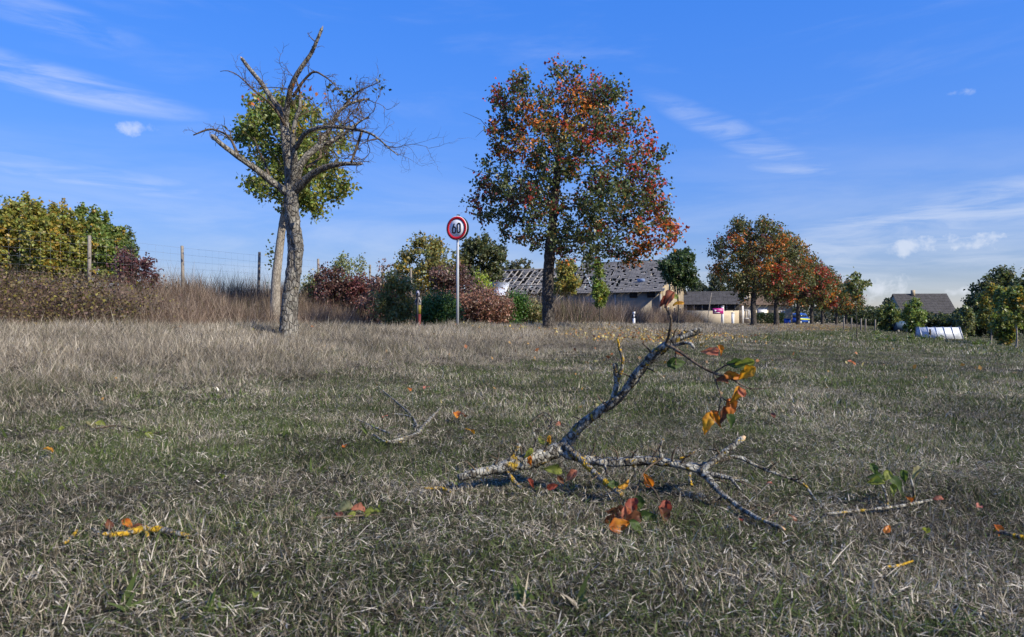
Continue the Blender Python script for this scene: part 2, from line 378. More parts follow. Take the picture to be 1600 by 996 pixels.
DRY = [(0.0, (0.05, 0.037, 0.022)), (0.36, (0.205, 0.168, 0.112)), (0.72, (0.45, 0.39, 0.28)), (1.0, (0.82, 0.74, 0.58))]
lawnM = blade_mat('lawn_blades', DRY, (0.036, 0.06, 0.012), (0.145, 0.19, 0.05))
bankM = blade_mat('bank_blades', [(0.0, (0.075, 0.058, 0.036)), (0.35, (0.26, 0.215, 0.15)), (0.75, (0.46, 0.395, 0.29)), (1.0, (0.72, 0.64, 0.50))], (0.07, 0.085, 0.03), (0.15, 0.16, 0.07))
weedM = blade_mat('weed_stalks', [(0.0, (0.06, 0.038, 0.028)), (0.4, (0.17, 0.115, 0.08)), (0.8, (0.31, 0.235, 0.17)), (1.0, (0.50, 0.41, 0.31))], (0.06, 0.07, 0.02), (0.12, 0.12, 0.04))
brambleM = leaf_mat('bramble_leaf', 0.2, 0.6)
def tuft(name, mat, n, rad, h0, h1, width, lean, segs=3, seed=0, flat=0.0):
    r = np.random.default_rng(seed); V = []; Q = []; T = []; bv = []
    for _ in range(n):
        a = r.uniform(0, 2 * np.pi); d = rad * math.sqrt(r.uniform()); base = np.array([d * math.cos(a), d * math.sin(a), -0.01])
        h = r.uniform(h0, h1); la = r.uniform(0, 2 * np.pi); ln = lean * r.uniform(0.2, 1.3) + (1.2 if r.uniform() < flat else 0); wa = r.uniform(0, np.pi)
        side = np.array([math.cos(wa), math.sin(wa), 0]) * width * r.uniform(0.6, 1.2) / 2; dirv = np.array([math.cos(la), math.sin(la), 0])
        i0 = len(V); val = r.uniform(); th = 0.0; p = base.copy()
        for k in range(segs + 1):
            f = k / segs; wk = side * (1 - f) ** 0.6
            if k < segs: V += [p - wk, p + wk]; bv += [val, val]
            else: V.append(p.copy()); bv.append(val)
            th = min(ln * (0.35 * f + 0.62), 1.5); p = p + h / segs * (dirv * math.sin(th) + np.array([0, 0, math.cos(th)]))
        for k in range(segs - 1): Q.append((i0 + 2 * k, i0 + 2 * k + 1, i0 + 2 * k + 3, i0 + 2 * k + 2))
        e = i0 + 2 * (segs - 1); T.append((e, e + 1, e + 2))
    me = mesh_np(name, np.array(V), np.array(T), np.array(Q) if Q else None, attrs={'bv': bv})
    me.materials.append(mat); return bpy.data.objects.new(name, me)
def collection(name, objs):
    c = bpy.data.collections.new(name)
    for o in objs: c.objects.link(o)
    return c
def scatter(name, pts, scl, dry, coll, nvar, label, tilt=0.12):
    n = len(pts); me = bpy.data.meshes.new(name); me.vertices.add(n); me.vertices.foreach_set('co', np.asarray(pts, np.float32).ravel())
    rot = np.stack([rng.normal(0, tilt, n), rng.normal(0, tilt, n), rng.uniform(0, 6.283, n)], 1).astype(np.float32)
    for k, typ, key, arr in (('rot', 'FLOAT_VECTOR', 'vector', rot), ('scl', 'FLOAT', 'value', scl), ('dry', 'FLOAT', 'value', dry)):
        a = me.attributes.new(k, typ, 'POINT'); a.data.foreach_set(key, np.asarray(arr, np.float32).ravel())
    a = me.attributes.new('idx', 'INT', 'POINT'); a.data.foreach_set('value', rng.integers(0, nvar, n).astype(np.int32))
    o = link(name, me, None, kind='stuff'); o['label'] = label
    ng = bpy.data.node_groups.new(name, 'GeometryNodeTree')
    ng.interface.new_socket('Geometry', in_out='INPUT', socket_type='NodeSocketGeometry'); ng.interface.new_socket('Geometry', in_out='OUTPUT', socket_type='NodeSocketGeometry')
    N, L = ng.nodes, ng.links; gi = N.new('NodeGroupInput'); go = N.new('NodeGroupOutput'); ip = N.new('GeometryNodeInstanceOnPoints')
    ci = N.new('GeometryNodeCollectionInfo'); ci.inputs['Collection'].default_value = coll; ci.inputs['Separate Children'].default_value = True; ci.inputs['Reset Children'].default_value = True
    def att(nm, dt):
        q = N.new('GeometryNodeInputNamedAttribute'); q.data_type = dt; q.inputs['Name'].default_value = nm; return q.outputs['Attribute']
    e2r = N.new('FunctionNodeEulerToRotation'); L.new(att('rot', 'FLOAT_VECTOR'), e2r.inputs[0])
    L.new(gi.outputs[0], ip.inputs['Points']); L.new(ci.outputs[0], ip.inputs['Instance']); ip.inputs['Pick Instance'].default_value = True
    L.new(att('idx', 'INT'), ip.inputs['Instance Index']); L.new(e2r.outputs[0], ip.inputs['Rotation']); L.new(att('scl', 'FLOAT'), ip.inputs['Scale'])
    L.new(ip.outputs[0], go.inputs[0]); md = o.modifiers.new('scatter', 'NODES'); md.node_group = ng; return o
def wedge(y0, y1, dens, margin=1.6, k=0.80):
    """random points in the strip of ground the lens and its neighbours can see"""
    area = (y1 - y0) * ((y0 + y1) * k + 2 * margin); n = int(area * dens); t = rng.uniform(0, 1, n)
    a0 = y0 * k + margin; a1 = y1 * k + margin; y = y0 + (np.sqrt(a0 * a0 + t * (a1 * a1 - a0 * a0)) - a0) / (a1 - a0) * (y1 - y0)
    x = rng.uniform(-1, 1, n) * (y * k + margin); return x, y
def fbm(x, y, f, seed=0.0):
    """cheap patchiness 0..1"""
    s = np.zeros_like(x); a = 1.0; tot = 0
    for o in range(4):
        ff = f * 1.9 ** o; ph = seed + o * 3.7
        s += a * np.sin(x * ff + ph + 1.3 * np.sin(y * ff * 0.8 + ph)) * np.cos(y * ff * 1.1 - ph + 1.1 * np.sin(x * ff * 0.7 + 2 * ph)); tot += a; a *= 0.65
    return np.clip(0.5 + 0.75 * s / tot, 0, 1)
def build_grass():
    near = collection('lawn_near_tufts', [tuft('lawn_tuft', lawnM, 60, 0.085, 0.010, 0.045, 0.0020, 1.15, 3, 10 + i, 0.6) for i in range(6)])
    mid = collection('lawn_mid_tufts', [tuft('lawn_tuft', lawnM, 64, 0.15, 0.015, 0.055, 0.0040, 1.15, 2, 30 + i, 0.6) for i in range(5)])
    far = collection('lawn_far_tufts', [tuft('lawn_tuft', lawnM, 70, 0.40, 0.03, 0.085, 0.014, 0.8, 1, 50 + i) for i in range(4)])
    bnear = collection('bank_tufts', [tuft('bank_tuft', bankM, 50, 0.17, 0.05, 0.25, 0.0050, 1.35, 3, 70 + i, 0.45) for i in range(6)])
    bfar = collection('bank_far_tufts', [tuft('bank_tuft', bankM, 66, 0.40, 0.06, 0.24, 0.013, 1.1, 2, 90 + i, 0.4) for i in range(4)])
    sets = {'near': [], 'mid': [], 'far': [], 'bn': [], 'bf': []}
    for y0, y1, d in ((0.55, 2.2, 800), (2.2, 4.5, 640), (4.5, 9, 210), (9, 18, 75), (18, 40, 14), (40, 110, 3.0)):
        x, y = wedge(y0, y1, d); u, v = uv_of(x, y); f = fbm(x, y, 0.55, 1.0); f2 = fbm(x, y, 2.1, 4.0)
        edge = 3.7 + 2.2 * (fbm(x, y, 0.9, 9.0) - 0.5) + rng.normal(0, 0.45, len(x))
        isl = u > edge
        dry = np.clip(0.59 + 0.55 * (f - 0.5) + 0.75 * (f2 - 0.5) + 0.5 * (fbm(x, y, 6.0, 3.0) - 0.5), 0.12, 0.97)
        green_band = np.exp(-((u - 4.4) / 0.9) ** 2) * 0.22 + sst(v, 18, 34) * 0.22
        dry = np.clip(dry - green_band, 0.2, 0.97)
        s = rng.uniform(0.7, 1.25, len(x)) * (0.55 + 0.9 * fbm(x, y, 3.3, 6.0))
        bare = fbm(x, y, 4.2, 12.0) > 0.84
        s = np.where(bare, s * 0.7, s); fresh = (fbm(x, y, 5.0, 15.0) > 0.76) & (f2 > 0.4); dry = np.where(fresh, 0.12, dry); s = np.where(fresh, s * 1.5, s)
        dry = np.where(u < 5.5, dry + 0.35 * np.clip((5.5 - u) / 2.2, 0, 1) * fbm(x, y, 1.2, 21.0), dry)
        s = np.clip(s, 0.72, 1.7)
        keep = isl & (u < 60)
        (sets['near'] if y1 <= 4.6 else sets['mid'] if y1 <= 18 else sets['far']).append((x[keep], y[keep], s[keep], dry[keep]))
    for y0, y1, d in ((2.5, 9, 170), (9, 20, 85), (20, 45, 16), (45, 110, 4)):
        x, y = wedge(y0, y1, d); u, v = uv_of(x, y); f = fbm(x, y, 0.8, 2.0)
        edge = 3.7 + 2.2 * (fbm(x, y, 0.9, 9.0) - 0.5) + rng.normal(0, 0.45, len(x))
        keep = (u < edge + 0.3) & (u > -2.2)
        dry = np.clip(0.93 - 0.25 * (f > 0.78) - 0.10 * (u > 2.2), 0.4, 0.98)
        hgt = (1.0 - 0.6 * np.clip((u - 1.4) / 3.0, 0, 1)) * (0.35 + 0.9 * fbm(x, y, 1.5, 7.0)) * rng.uniform(0.75, 1.2, len(x)) * (1 - 0.25 * sst(v, 20, 40))
        (sets['bn'] if y1 <= 20 else sets['bf']).append((x[keep], y[keep], hgt[keep], dry[keep]))
        keep2 = (u < -7.6) & (u > -9.4)
        (sets['bn'] if y1 <= 20 else sets['bf']).append((x[keep2], y[keep2], hgt[keep2] * 1.3, dry[keep2]))
    def go(key, name, coll, nv, label):
        x, y, s, d = (np.concatenate([q[i] for q in sets[key]]) for i in range(4))
        scatter(name, np.stack([x, y, H(x, y)], 1), s, d, coll, nv, label)
    mat_ = collection('thatch_mats', [tuft('thatch_mat', lawnM, 70, 0.10, 0.015, 0.045, 0.0030, 1.5, 2, 180 + i, 1.0) for i in range(5)])
    X_, Y_ = [], []
    for y0, y1, d in ((0.55, 3.0, 330), (3.0, 6.5, 170)):
        xx, yy = wedge(y0, y1, d); uu, _ = uv_of(xx, yy); kk = uu > 2.0; X_.append(xx[kk]); Y_.append(yy[kk])
    xx, yy = np.concatenate(X_), np.concatenate(Y_)
    scatter('lawn_thatch', np.stack([xx, yy, H(xx, yy) + 0.010], 1), rng.uniform(0.7, 1.3, len(xx)), np.clip(0.64 + 0.5 * (fbm(xx, yy, 2.1, 4.0) - 0.5), 0, 1), mat_, 5, 'matted flattened thatch between the lawn blades', 0.12)
    straw = collection('straw_wisps', [tuft('straw_wisp', bankM, 7, 0.12, 0.05, 0.13, 0.0024, 1.5, 3, 140 + i, 1.0) for i in range(5)])
    xx, yy = wedge(0.6, 8.0, 12); uu, _ = uv_of(xx, yy); kk = (uu > 1.5); xx, yy = xx[kk], yy[kk]
    scatter('straw_litter', np.stack([xx, yy, H(xx, yy) + 0.012], 1), rng.uniform(0.6, 1.3, len(xx)), np.full(len(xx), 0.99), straw, 5, 'loose pale straws lying over the lawn', 0.3)
    ros = collection('rosettes', [tuft('rosette', lawnM, 10, 0.02, 0.03, 0.065, 0.013, 1.1, 3, 160 + i, 0.5) for i in range(4)])
    xx, yy = wedge(0.6, 9.0, 3.2); uu, _ = uv_of(xx, yy); kk = (uu > 3.5) & (fbm(xx, yy, 1.1, 31.0) > 0.45); xx, yy = xx[kk], yy[kk]
    scatter('lawn_weeds', np.stack([xx, yy, H(xx, yy) + 0.008], 1), rng.uniform(0.6, 1.5, len(xx)), np.full(len(xx), 0.06), ros, 4, 'small broad leaved green weeds in the lawn', 0.15)
    go('near', 'lawn_grass', near, 6, 'short patchy grey green lawn grass in the foreground')
    go('mid', 'lawn_grass', mid, 5, 'short mown grass across the middle of the field')
    go('far', 'lawn_grass', far, 4, 'greener mown grass towards the far end of the field')
    go('bn', 'bank_grass', bnear, 6, 'long pale dry grass on the roadside bank')
    go('bf', 'bank_grass', bfar, 4, 'pale dry verge grass along the far tree row')
    # tall dead weeds beyond the road
    weeds = collection('weed_clumps', [tuft('weed_clump', weedM, 66, 0.48, 0.2, 1.0, 0.009, 0.85, 3, 120 + i, 0.12) for i in range(6)])
    xs, ys, sc, dr = [], [], [], []
    for v0, v1, u0, u1, dens, hs in ((-5, 14, -15.5, -8.8, 7.0, 1.0), (14, 34, -15.5, -8.6, 10.0, 1.25), (34, 50, -14, -8.2, 10.0, 1.95), (50, 66, -13, -8.2, 6.0, 2.0)):
        n = int((v1 - v0) * (u1 - u0) * dens); uu = rng.uniform(u0, u1, n); vv = rng.uniform(v0, v1, n)
        x = -3.6 + 0.865 * uu + 0.5017 * (vv - 7.715); y = 11 - 0.5017 * uu + 0.865 * (vv - 7.715)
        m = fbm(x, y, 0.7, 5.0); xs.append(x); ys.append(y); sc.append(hs * (0.40 + 0.9 * m) * rng.uniform(0.6, 1.25, n)); dr.append(np.clip(0.97 - 0.3 * (fbm(x, y, 0.5, 8.0) > 0.75), 0, 1))
    x, y, s, d = map(np.concatenate, (xs, ys, sc, dr))
    scatter('dry_weeds', np.stack([x, y, H(x, y)], 1), s, d, weeds, 6, 'tall brown dead weeds on the slope beyond the road')
build_grass()

# ------------------------------------------------------------------ leaves and trees
_leafT = np.array([[0, 0, 0], [0.36, 0.42, 0.06], [-0.36, 0.42, 0.06], [0, 0.5, -0.03], [0, 1.0, -0.10]])
_leafF = np.array([[0, 1, 3], [0, 3, 2], [1, 4, 3], [3, 4, 2]])
def leaves_arrays(C, size, col, r=rng, droop=0.5):
    """C (n,3) leaf bases; each leaf is a folded blade in a random attitude, hanging a little"""
    n = len(C); size = np.broadcast_to(size, (n,))
    d = r.normal(size=(n, 3)); d[:, 2] -= droop; d /= np.linalg.norm(d, axis=1)[:, None]
    a = r.normal(size=(n, 3)); s = np.cross(d, a); s /= np.linalg.norm(s, axis=1)[:, None] + 1e-9; nn = np.cross(s, d)
    V = C[:, None] + size[:, None, None] * (_leafT[None, :, 0, None] * s[:, None] + _leafT[None, :, 1, None] * d[:, None] + _leafT[None, :, 2, None] * nn[:, None])
    F_ = (np.arange(n) * 5)[:, None, None] + _leafF[None]
    return V.reshape(-1, 3), F_.reshape(-1, 3), np.repeat(col, 5, 0)
def inside(poly, pts):
    x, y = pts[:, 0], pts[:, 1]; res = np.zeros(len(pts), bool); n = len(poly)
    for i in range(n):
        x1, y1 = poly[i]; x2, y2 = poly[(i + 1) % n]
        c = ((y1 > y) != (y2 > y)) & (x < (x2 - x1) * (y - y1) / (y2 - y1 + 1e-12) + x1); res ^= c
    return res
def skeleton(trunk, targets, step, r):
    """grow limbs from the trunk to every leaf cluster; returns node arrays with pipe-model radii"""
    nodes = [tuple(p[:3]) for p in trunk]; par = [-1] + list(range(len(trunk) - 1)); plen = [0.0]
    for i in range(1, len(trunk)): plen.append(plen[-1] + float(np.linalg.norm(np.array(nodes[i]) - nodes[i - 1])))
    NT_ = len(trunk); start = max(1, int(NT_ * 0.45))
    order = np.argsort(np.linalg.norm(targets - np.array(nodes[NT_ - 1]), axis=1)); A = np.array(nodes); ends = []
    for ti in order:
        c = targets[ti]; d = np.linalg.norm(A - c, axis=1); pl = np.array(plen); up = np.clip(A[:, 2] - c[2], 0, None)
        cost = d * 1.0 + 0.35 * pl + 0.9 * up; cost[:start] = 1e9; i = int(np.argmin(cost)); L = d[i]; k = max(1, int(L / step)); prev = i; p0 = A[i]
        new = []
        for q in range(1, k + 1):
            f = q / k; p = p0 + (c - p0) * f; p = p + (r.normal(size=3) * 0.10 * step if q < k else 0); p[2] += 0.10 * L * math.sin(math.pi * f) * (1 if c[2] >= p0[2] else -0.2)
            par.append(prev); plen.append(plen[prev] + L / k); prev = len(nodes); nodes.append(tuple(p)); new.append(p)
        A = np.vstack([A, np.array(new)]); ends.append(prev)
    return A, np.array(par), NT_, ends
def pipe(A, par, NT_, tip, expo=2.35):
    n = len(A); acc = np.zeros(n); cnt = np.zeros(n, int)
    for i in range(n):
        if par[i] >= 0: cnt[par[i]] += 1
    for i in range(n - 1, -1, -1):
        if cnt[i] == 0: acc[i] += tip ** expo
        if par[i] >= 0: acc[par[i]] += acc[i]
    return acc ** (1 / expo)
def chains(par, rad, NT_):
    """split the node tree into paths that follow the thickest child"""
    n = len(par); ch = [[] for _ in range(n)]
    for i in range(n):
        if par[i] >= 0: ch[par[i]].append(i)
    used = set(range(NT_)); out = []
    stack = [(i, c) for i in range(NT_) for c in ch[i] if c >= NT_]
    while stack:
        p, c = stack.pop(); path = [p, c]
        while ch[path[-1]]:
            k = sorted(ch[path[-1]], key=lambda q: -rad[q]); stack += [(path[-1], q) for q in k[1:]]; path.append(k[0])
        out.append(path)
    return out
def trunk_mesh(pts, sides=20, step=0.07, rough=0.10, freq=9, flare=0.35, seed=0.0):
    q = spline(pts, step); h = q[:, 2] - q[0, 2]; q[:, 3] *= 1 + flare * np.exp(-np.clip(h, 0, None) / 0.16)
    return tube_arrays(q[:, :3], q[:, 3], sides, rough, freq, seed)
def greens(n, r, base=(0.055, 0.080, 0.024), var=0.35):
    k = r.uniform(1 - var, 1 + var * 1.3, (n, 1)); c = np.array(base)[None] * k; c[:, 0] *= r.uniform(0.8, 1.35, n); return c
def make_tree(name, label, base, trunk, poly, n_clusters, per, leaf, tint, bark=darkbarkM, group=None, seed=1, spread=0.24, tip=0.006, depth=0.9, cat='tree', gaps=0.0, bare=(), lmat=None, trunk_rough=0.10):
    """base: world foot; trunk: rows (dx, dy, dz, r); poly: crown outline (dx, dz) about the foot; tint(P, n, r) -> colours for a cluster"""
    r = np.random.default_rng(seed); root = empty(name, base, label, cat, group)
    poly = np.array(poly, float); mid_ = (poly.min(0) + poly.max(0)) / 2; half = (poly.max(0) - poly.min(0)) / 2
    poly = mid_ + (poly - mid_) * np.clip(1 - 0.95 * spread / half, 0.78, 1.0)
    lo, hi = poly.min(0), poly.max(0); cx = poly[:, 0].mean(); C = []
    while len(C) < n_clusters:
        p = r.uniform(lo, hi, (n_clusters * 3, 2)); p = p[inside(poly, p)]
        for x, z in p:
            row = poly_span(poly, z); hw = (row[1] - row[0]) / 2; mid = (row[0] + row[1]) / 2; t = (x - mid) / (hw + 1e-6)
            dd = hw * math.sqrt(max(0.02, 1 - t * t)) * depth
            y = dd * r.uniform(-1, 1)
            if gaps and mnoise.noise(Vector((x * 1.3 + seed, y * 1.3, z * 1.3))) < gaps - 0.5: continue
            C.append((x, y, z))
            if len(C) >= n_clusters: break
    C = np.array(C)
    T = [tuple(p) for p in trunk]
    A, par, NT_, ends = skeleton(T, C, 0.34, r); rad = pipe(A, par, NT_, tip)
    top = trunk[-1][3]; k = min(1.0, top * 1.05 / max(rad[NT_ - 1], 1e-6)); rad = np.maximum(rad * k, tip * 0.6)
    V, Q, Tt = trunk_mesh(T, rough=trunk_rough, seed=seed); link('trunk', mesh_np('trunk', V, Tt, Q, smooth=True), bark, root)
    bag = Bag()
    for path in chains(par, rad, NT_):
        rr = rad[path].copy(); rr[0] = min(rr[0], rr[1] * 1.15); big = rr[1]
        bag.add(*(lambda a: (a[0], a[2], a[1]))(tube_arrays(A[path], rr, 8 if big > 0.04 else 5 if big > 0.015 else 3)))
    for b in bare:
        b = [tuple(A[int(np.argmin(np.linalg.norm(A - np.array(b[0]), axis=1)))])] + list(b)
        bag.add(*(lambda a: (a[0], a[2], a[1]))(tube_arrays(np.array(b), np.linspace(0.012, 0.003, len(b)), 4)))
    link('branches', bag.mesh('branches', True), bark, root)
    lb = Bag(); axis_pt = np.array([0.0, 0.0, C[:, 2].mean()])
    for c in C:
        n = int(per * r.uniform(0.5, 1.4)); k3 = 3; dv = r.normal(size=(k3, 3)); dv += 0.7 * (c - axis_pt) / (np.linalg.norm(c - axis_pt) + 0.3); dv /= np.linalg.norm(dv, axis=1)[:, None]
        w_ = r.integers(0, k3, n); q = c + dv[w_] * (r.uniform(-0.2, 1.0, n) * spread * 2.3)[:, None] + r.normal(size=(n, 3)) * spread * 0.34
        V, F_, cc = leaves_arrays(q, leaf * r.uniform(0.65, 1.2, n), tint(c, n, r), r); lb.add(V, F_, None, cc)
    link('crown', lb.mesh('crown'), lmat or leafM, root)
    return root
def poly_span(poly, z):
    xs = []
    n = len(poly)
    for i in range(n):
        (x1, z1), (x2, z2) = poly[i], poly[(i + 1) % n]
        if (z1 > z) != (z2 > z): xs.append(x1 + (x2 - x1) * (z - z1) / (z2 - z1))
    return (min(xs), max(xs)) if xs else (0, 0.1)
def px_poly(pts, base, Y):
    k = Y / F; return [((x - 800) * k - base.x, CAMH - (y - HZ) * k - base.z) for x, y in pts]
def px_trunk(pts, base, Y, k=None):
    s = Y / F; return [((x - 800) * s - base.x, dy, CAMH - (y - HZ) * s - base.z, r * s) for x, y, r, dy in pts]
AUT = {'o': (0.58, 0.19, 0.035), 'r': (0.46, 0.07, 0.045), 'y': (0.45, 0.30, 0.05), 'p': (0.13, 0.05, 0.045), 'b': (0.17, 0.10, 0.05)}

# ---- the tall pear tree with red and orange leaves
def build_pear():
    Y = 19.0; base = P(858, 518, Y); base.z = Hs(base.x, base.y)
    out = [(905, 84), (945, 92), (940, 125), (972, 130), (978, 150), (950, 165), (965, 185), (990, 172), (1012, 195), (1002, 215), (1047, 238), (1035, 255), (1052, 285), (1022, 300), (1042, 330), (1068, 372), (1045, 392), (1012, 402), (985, 418), (945, 436), (905, 428), (880, 402), (850, 385), (820, 392), (790, 375), (760, 356), (726, 322), (758, 305), (738, 290), (765, 270), (738, 248), (770, 232), (758, 205), (752, 178), (775, 160), (762, 145), (790, 140), (803, 108), (822, 130), (832, 160), (850, 150), (862, 112), (882, 98)]
    spots = [(905, 105, 40, 'r', .75), (935, 100, 25, 'o', .8), (860, 195, 45, 'o', .5), (905, 180, 35, 'o', .55), (870, 225, 35, 'y', .4), (925, 245, 30, 'r', .7), (920, 265, 25, 'r', .6), (1000, 265, 40, 'r', .55), (985, 225, 40, 'y', .3), (1040, 370, 45, 'r', .75), (1015, 385, 40, 'o', .8), (1000, 180, 35, 'r', .45), (760, 150, 25, 'r', .6), (805, 120, 18, 'r', .6), (800, 245, 40, 'o', .35), (790, 205, 30, 'r', .35), (835, 330, 35, 'p', .5), (760, 325, 35, 'p', .45), (1030, 290, 30, 'r', .5), (950, 210, 60, 'p', .3)]
    k = Y / F; W = [((x - 800) * k - base.x, CAMH - (y - HZ) * k - base.z, rr * k, c, pr) for x, y, rr, c, pr in spots]
    def tint(c, n, r):
        col = greens(n, r, (0.080, 0.108, 0.038), 0.5)
        top = (c[2] - 2.5) / 5
        for x, z, rr, cc, pr in W:
            d = math.hypot(c[0] - x, c[2] - z)
            if d < rr and r.uniform() < pr * 0.78:
                m = r.uniform(size=n) < 0.62; q = np.array(AUT[cc]) * r.uniform(0.5, 1.45, (n, 1)); col[m] = q[m]
        if r.uniform() < 0.13: m = r.uniform(size=n) < 0.6; q = np.array(AUT['orrpb'[int(r.integers(0, 5))]]) * r.uniform(0.5, 1.3, (n, 1)); col[m] = q[m]
        m = r.uniform(size=n) < 0.02 + 0.05 * max(0, top); col[m] = np.array(AUT['o' if r.uniform() < 0.6 else 'r']) * r.uniform(0.5, 1.1)
        return col
    tr = px_trunk([(858, 522, 10.5, 0), (857, 500, 9.4, 0), (856, 470, 8.8, 0), (857, 430, 8.6, .02), (859, 400, 8.6, .03), (861, 375, 8.2, .05), (864, 345, 7, .05), (868, 300, 6.4, 0), (872, 250, 5, -.05), (880, 200, 3.4, 0), (890, 150, 2, .05)], base, Y)
    bare = []
    for pts in ([(770, 205), (750, 180), (732, 172), (722, 168)], [(775, 190), (752, 198), (742, 208)], [(765, 268), (740, 262), (722, 255)], [(790, 150), (788, 130), (786, 118)]):
        bare.append([((x - 800) * k - base.x, 0.4, CAMH - (y - HZ) * k - base.z) for x, y in pts])
    make_tree('pear_tree', 'tall full pear tree with dark green, red and orange leaves right of the speed sign', base, tr, px_poly(out, base, Y), 900, 34, 0.104, tint, darkbarkM, 'trees of the roadside row', 11, 0.17, 0.0055, 0.9, bare=bare, trunk_rough=0.12, gaps=0.42)
build_pear()

# ---- the row of pear trees further along the road
def row_tree(px, by, Y, label, seed, hgt, wid, warm, ncl, per, leaf, lean=0.0):
    base = P(px, by, Y); base.z = Hs(base.x, base.y); r = np.random.default_rng(seed)
    pts = []
    for a in np.linspace(0, 2 * np.pi, 26, endpoint=False):
        c, s = math.cos(a), math.sin(a); k = r.uniform(0.84, 1.12)
        pts.append((lean + wid / 2 * c * k * (1.0 if s > -0.2 else 0.95), hgt * 0.60 + (hgt * 0.40 if s > 0 else hgt * 0.36) * s * k))
    cl = [(r.uniform(-wid / 2, wid / 2), r.uniform(hgt * .35, hgt), r.uniform(.5, 1.1), 'ororoyp'[int(r.integers(0, 7))]) for _ in range(int(9 * warm) + 1)]
    def tint(c, n, rr):
        col = greens(n, rr, (0.105, 0.12, 0.042), 0.5)
        for x, z, q, cc in cl:
            if math.hypot(c[0] - x, c[2] - z) < q and rr.uniform() < 0.55:
                m = rr.uniform(size=n) < 0.6; col[m] = (np.array(AUT[cc]) * rr.uniform(.5, 1.4, (n, 1)))[m]
        m = rr.uniform(size=n) < 0.06 * warm; col[m] = np.array(AUT['o']); return col
    k = 1.0; tr = [(0, 0, -0.1, .20), (0.02, 0, .5, .185), (0.0, .02, 1.2, .175), (.05, .05, 1.9, .16), (.1, 0, 2.6, .12), (.1, 0, hgt * .55, .07), (.05, 0, hgt * .8, .03)]
    make_tree('pear_tree', label, base, tr, pts, ncl, per, leaf, tint, darkbarkM, 'trees of the roadside row', seed, 0.24, 0.007, 0.95, gaps=0.30)
row_tree(1177, 512, 44, 'pear tree with orange and red patches, nearest of the far tree row', 21, 7.0, 5.6, 0.75, 430, 42, 0.15, 0.1)
row_tree(1213, 513, 52, 'pear tree with red top, second trunk of the far tree row', 22, 7.2, 6.0, 0.9, 400, 40, 0.165)
row_tree(1247, 514, 62, 'orange tinged pear tree, third trunk of the far tree row', 23, 6.6, 6.0, 0.7, 320, 36, 0.19)
row_tree(1268, 514, 71, 'pear tree, fourth trunk of the far tree row', 24, 6.6, 6.2, 0.5, 260, 32, 0.21)
row_tree(1285, 514, 80, 'pear tree, fifth trunk of the far tree row', 25, 6.4, 6.2, 0.3, 220, 30, 0.24)
row_tree(1307, 514, 94, 'yellowing pear tree near the far end of the row', 26, 6.4, 6.4, 0.4, 190, 28, 0.27)
row_tree(1322, 513, 108, 'golden leaved pear tree at the very end of the far row', 27, 6.2, 6.0, 1.2, 170, 28, 0.29)

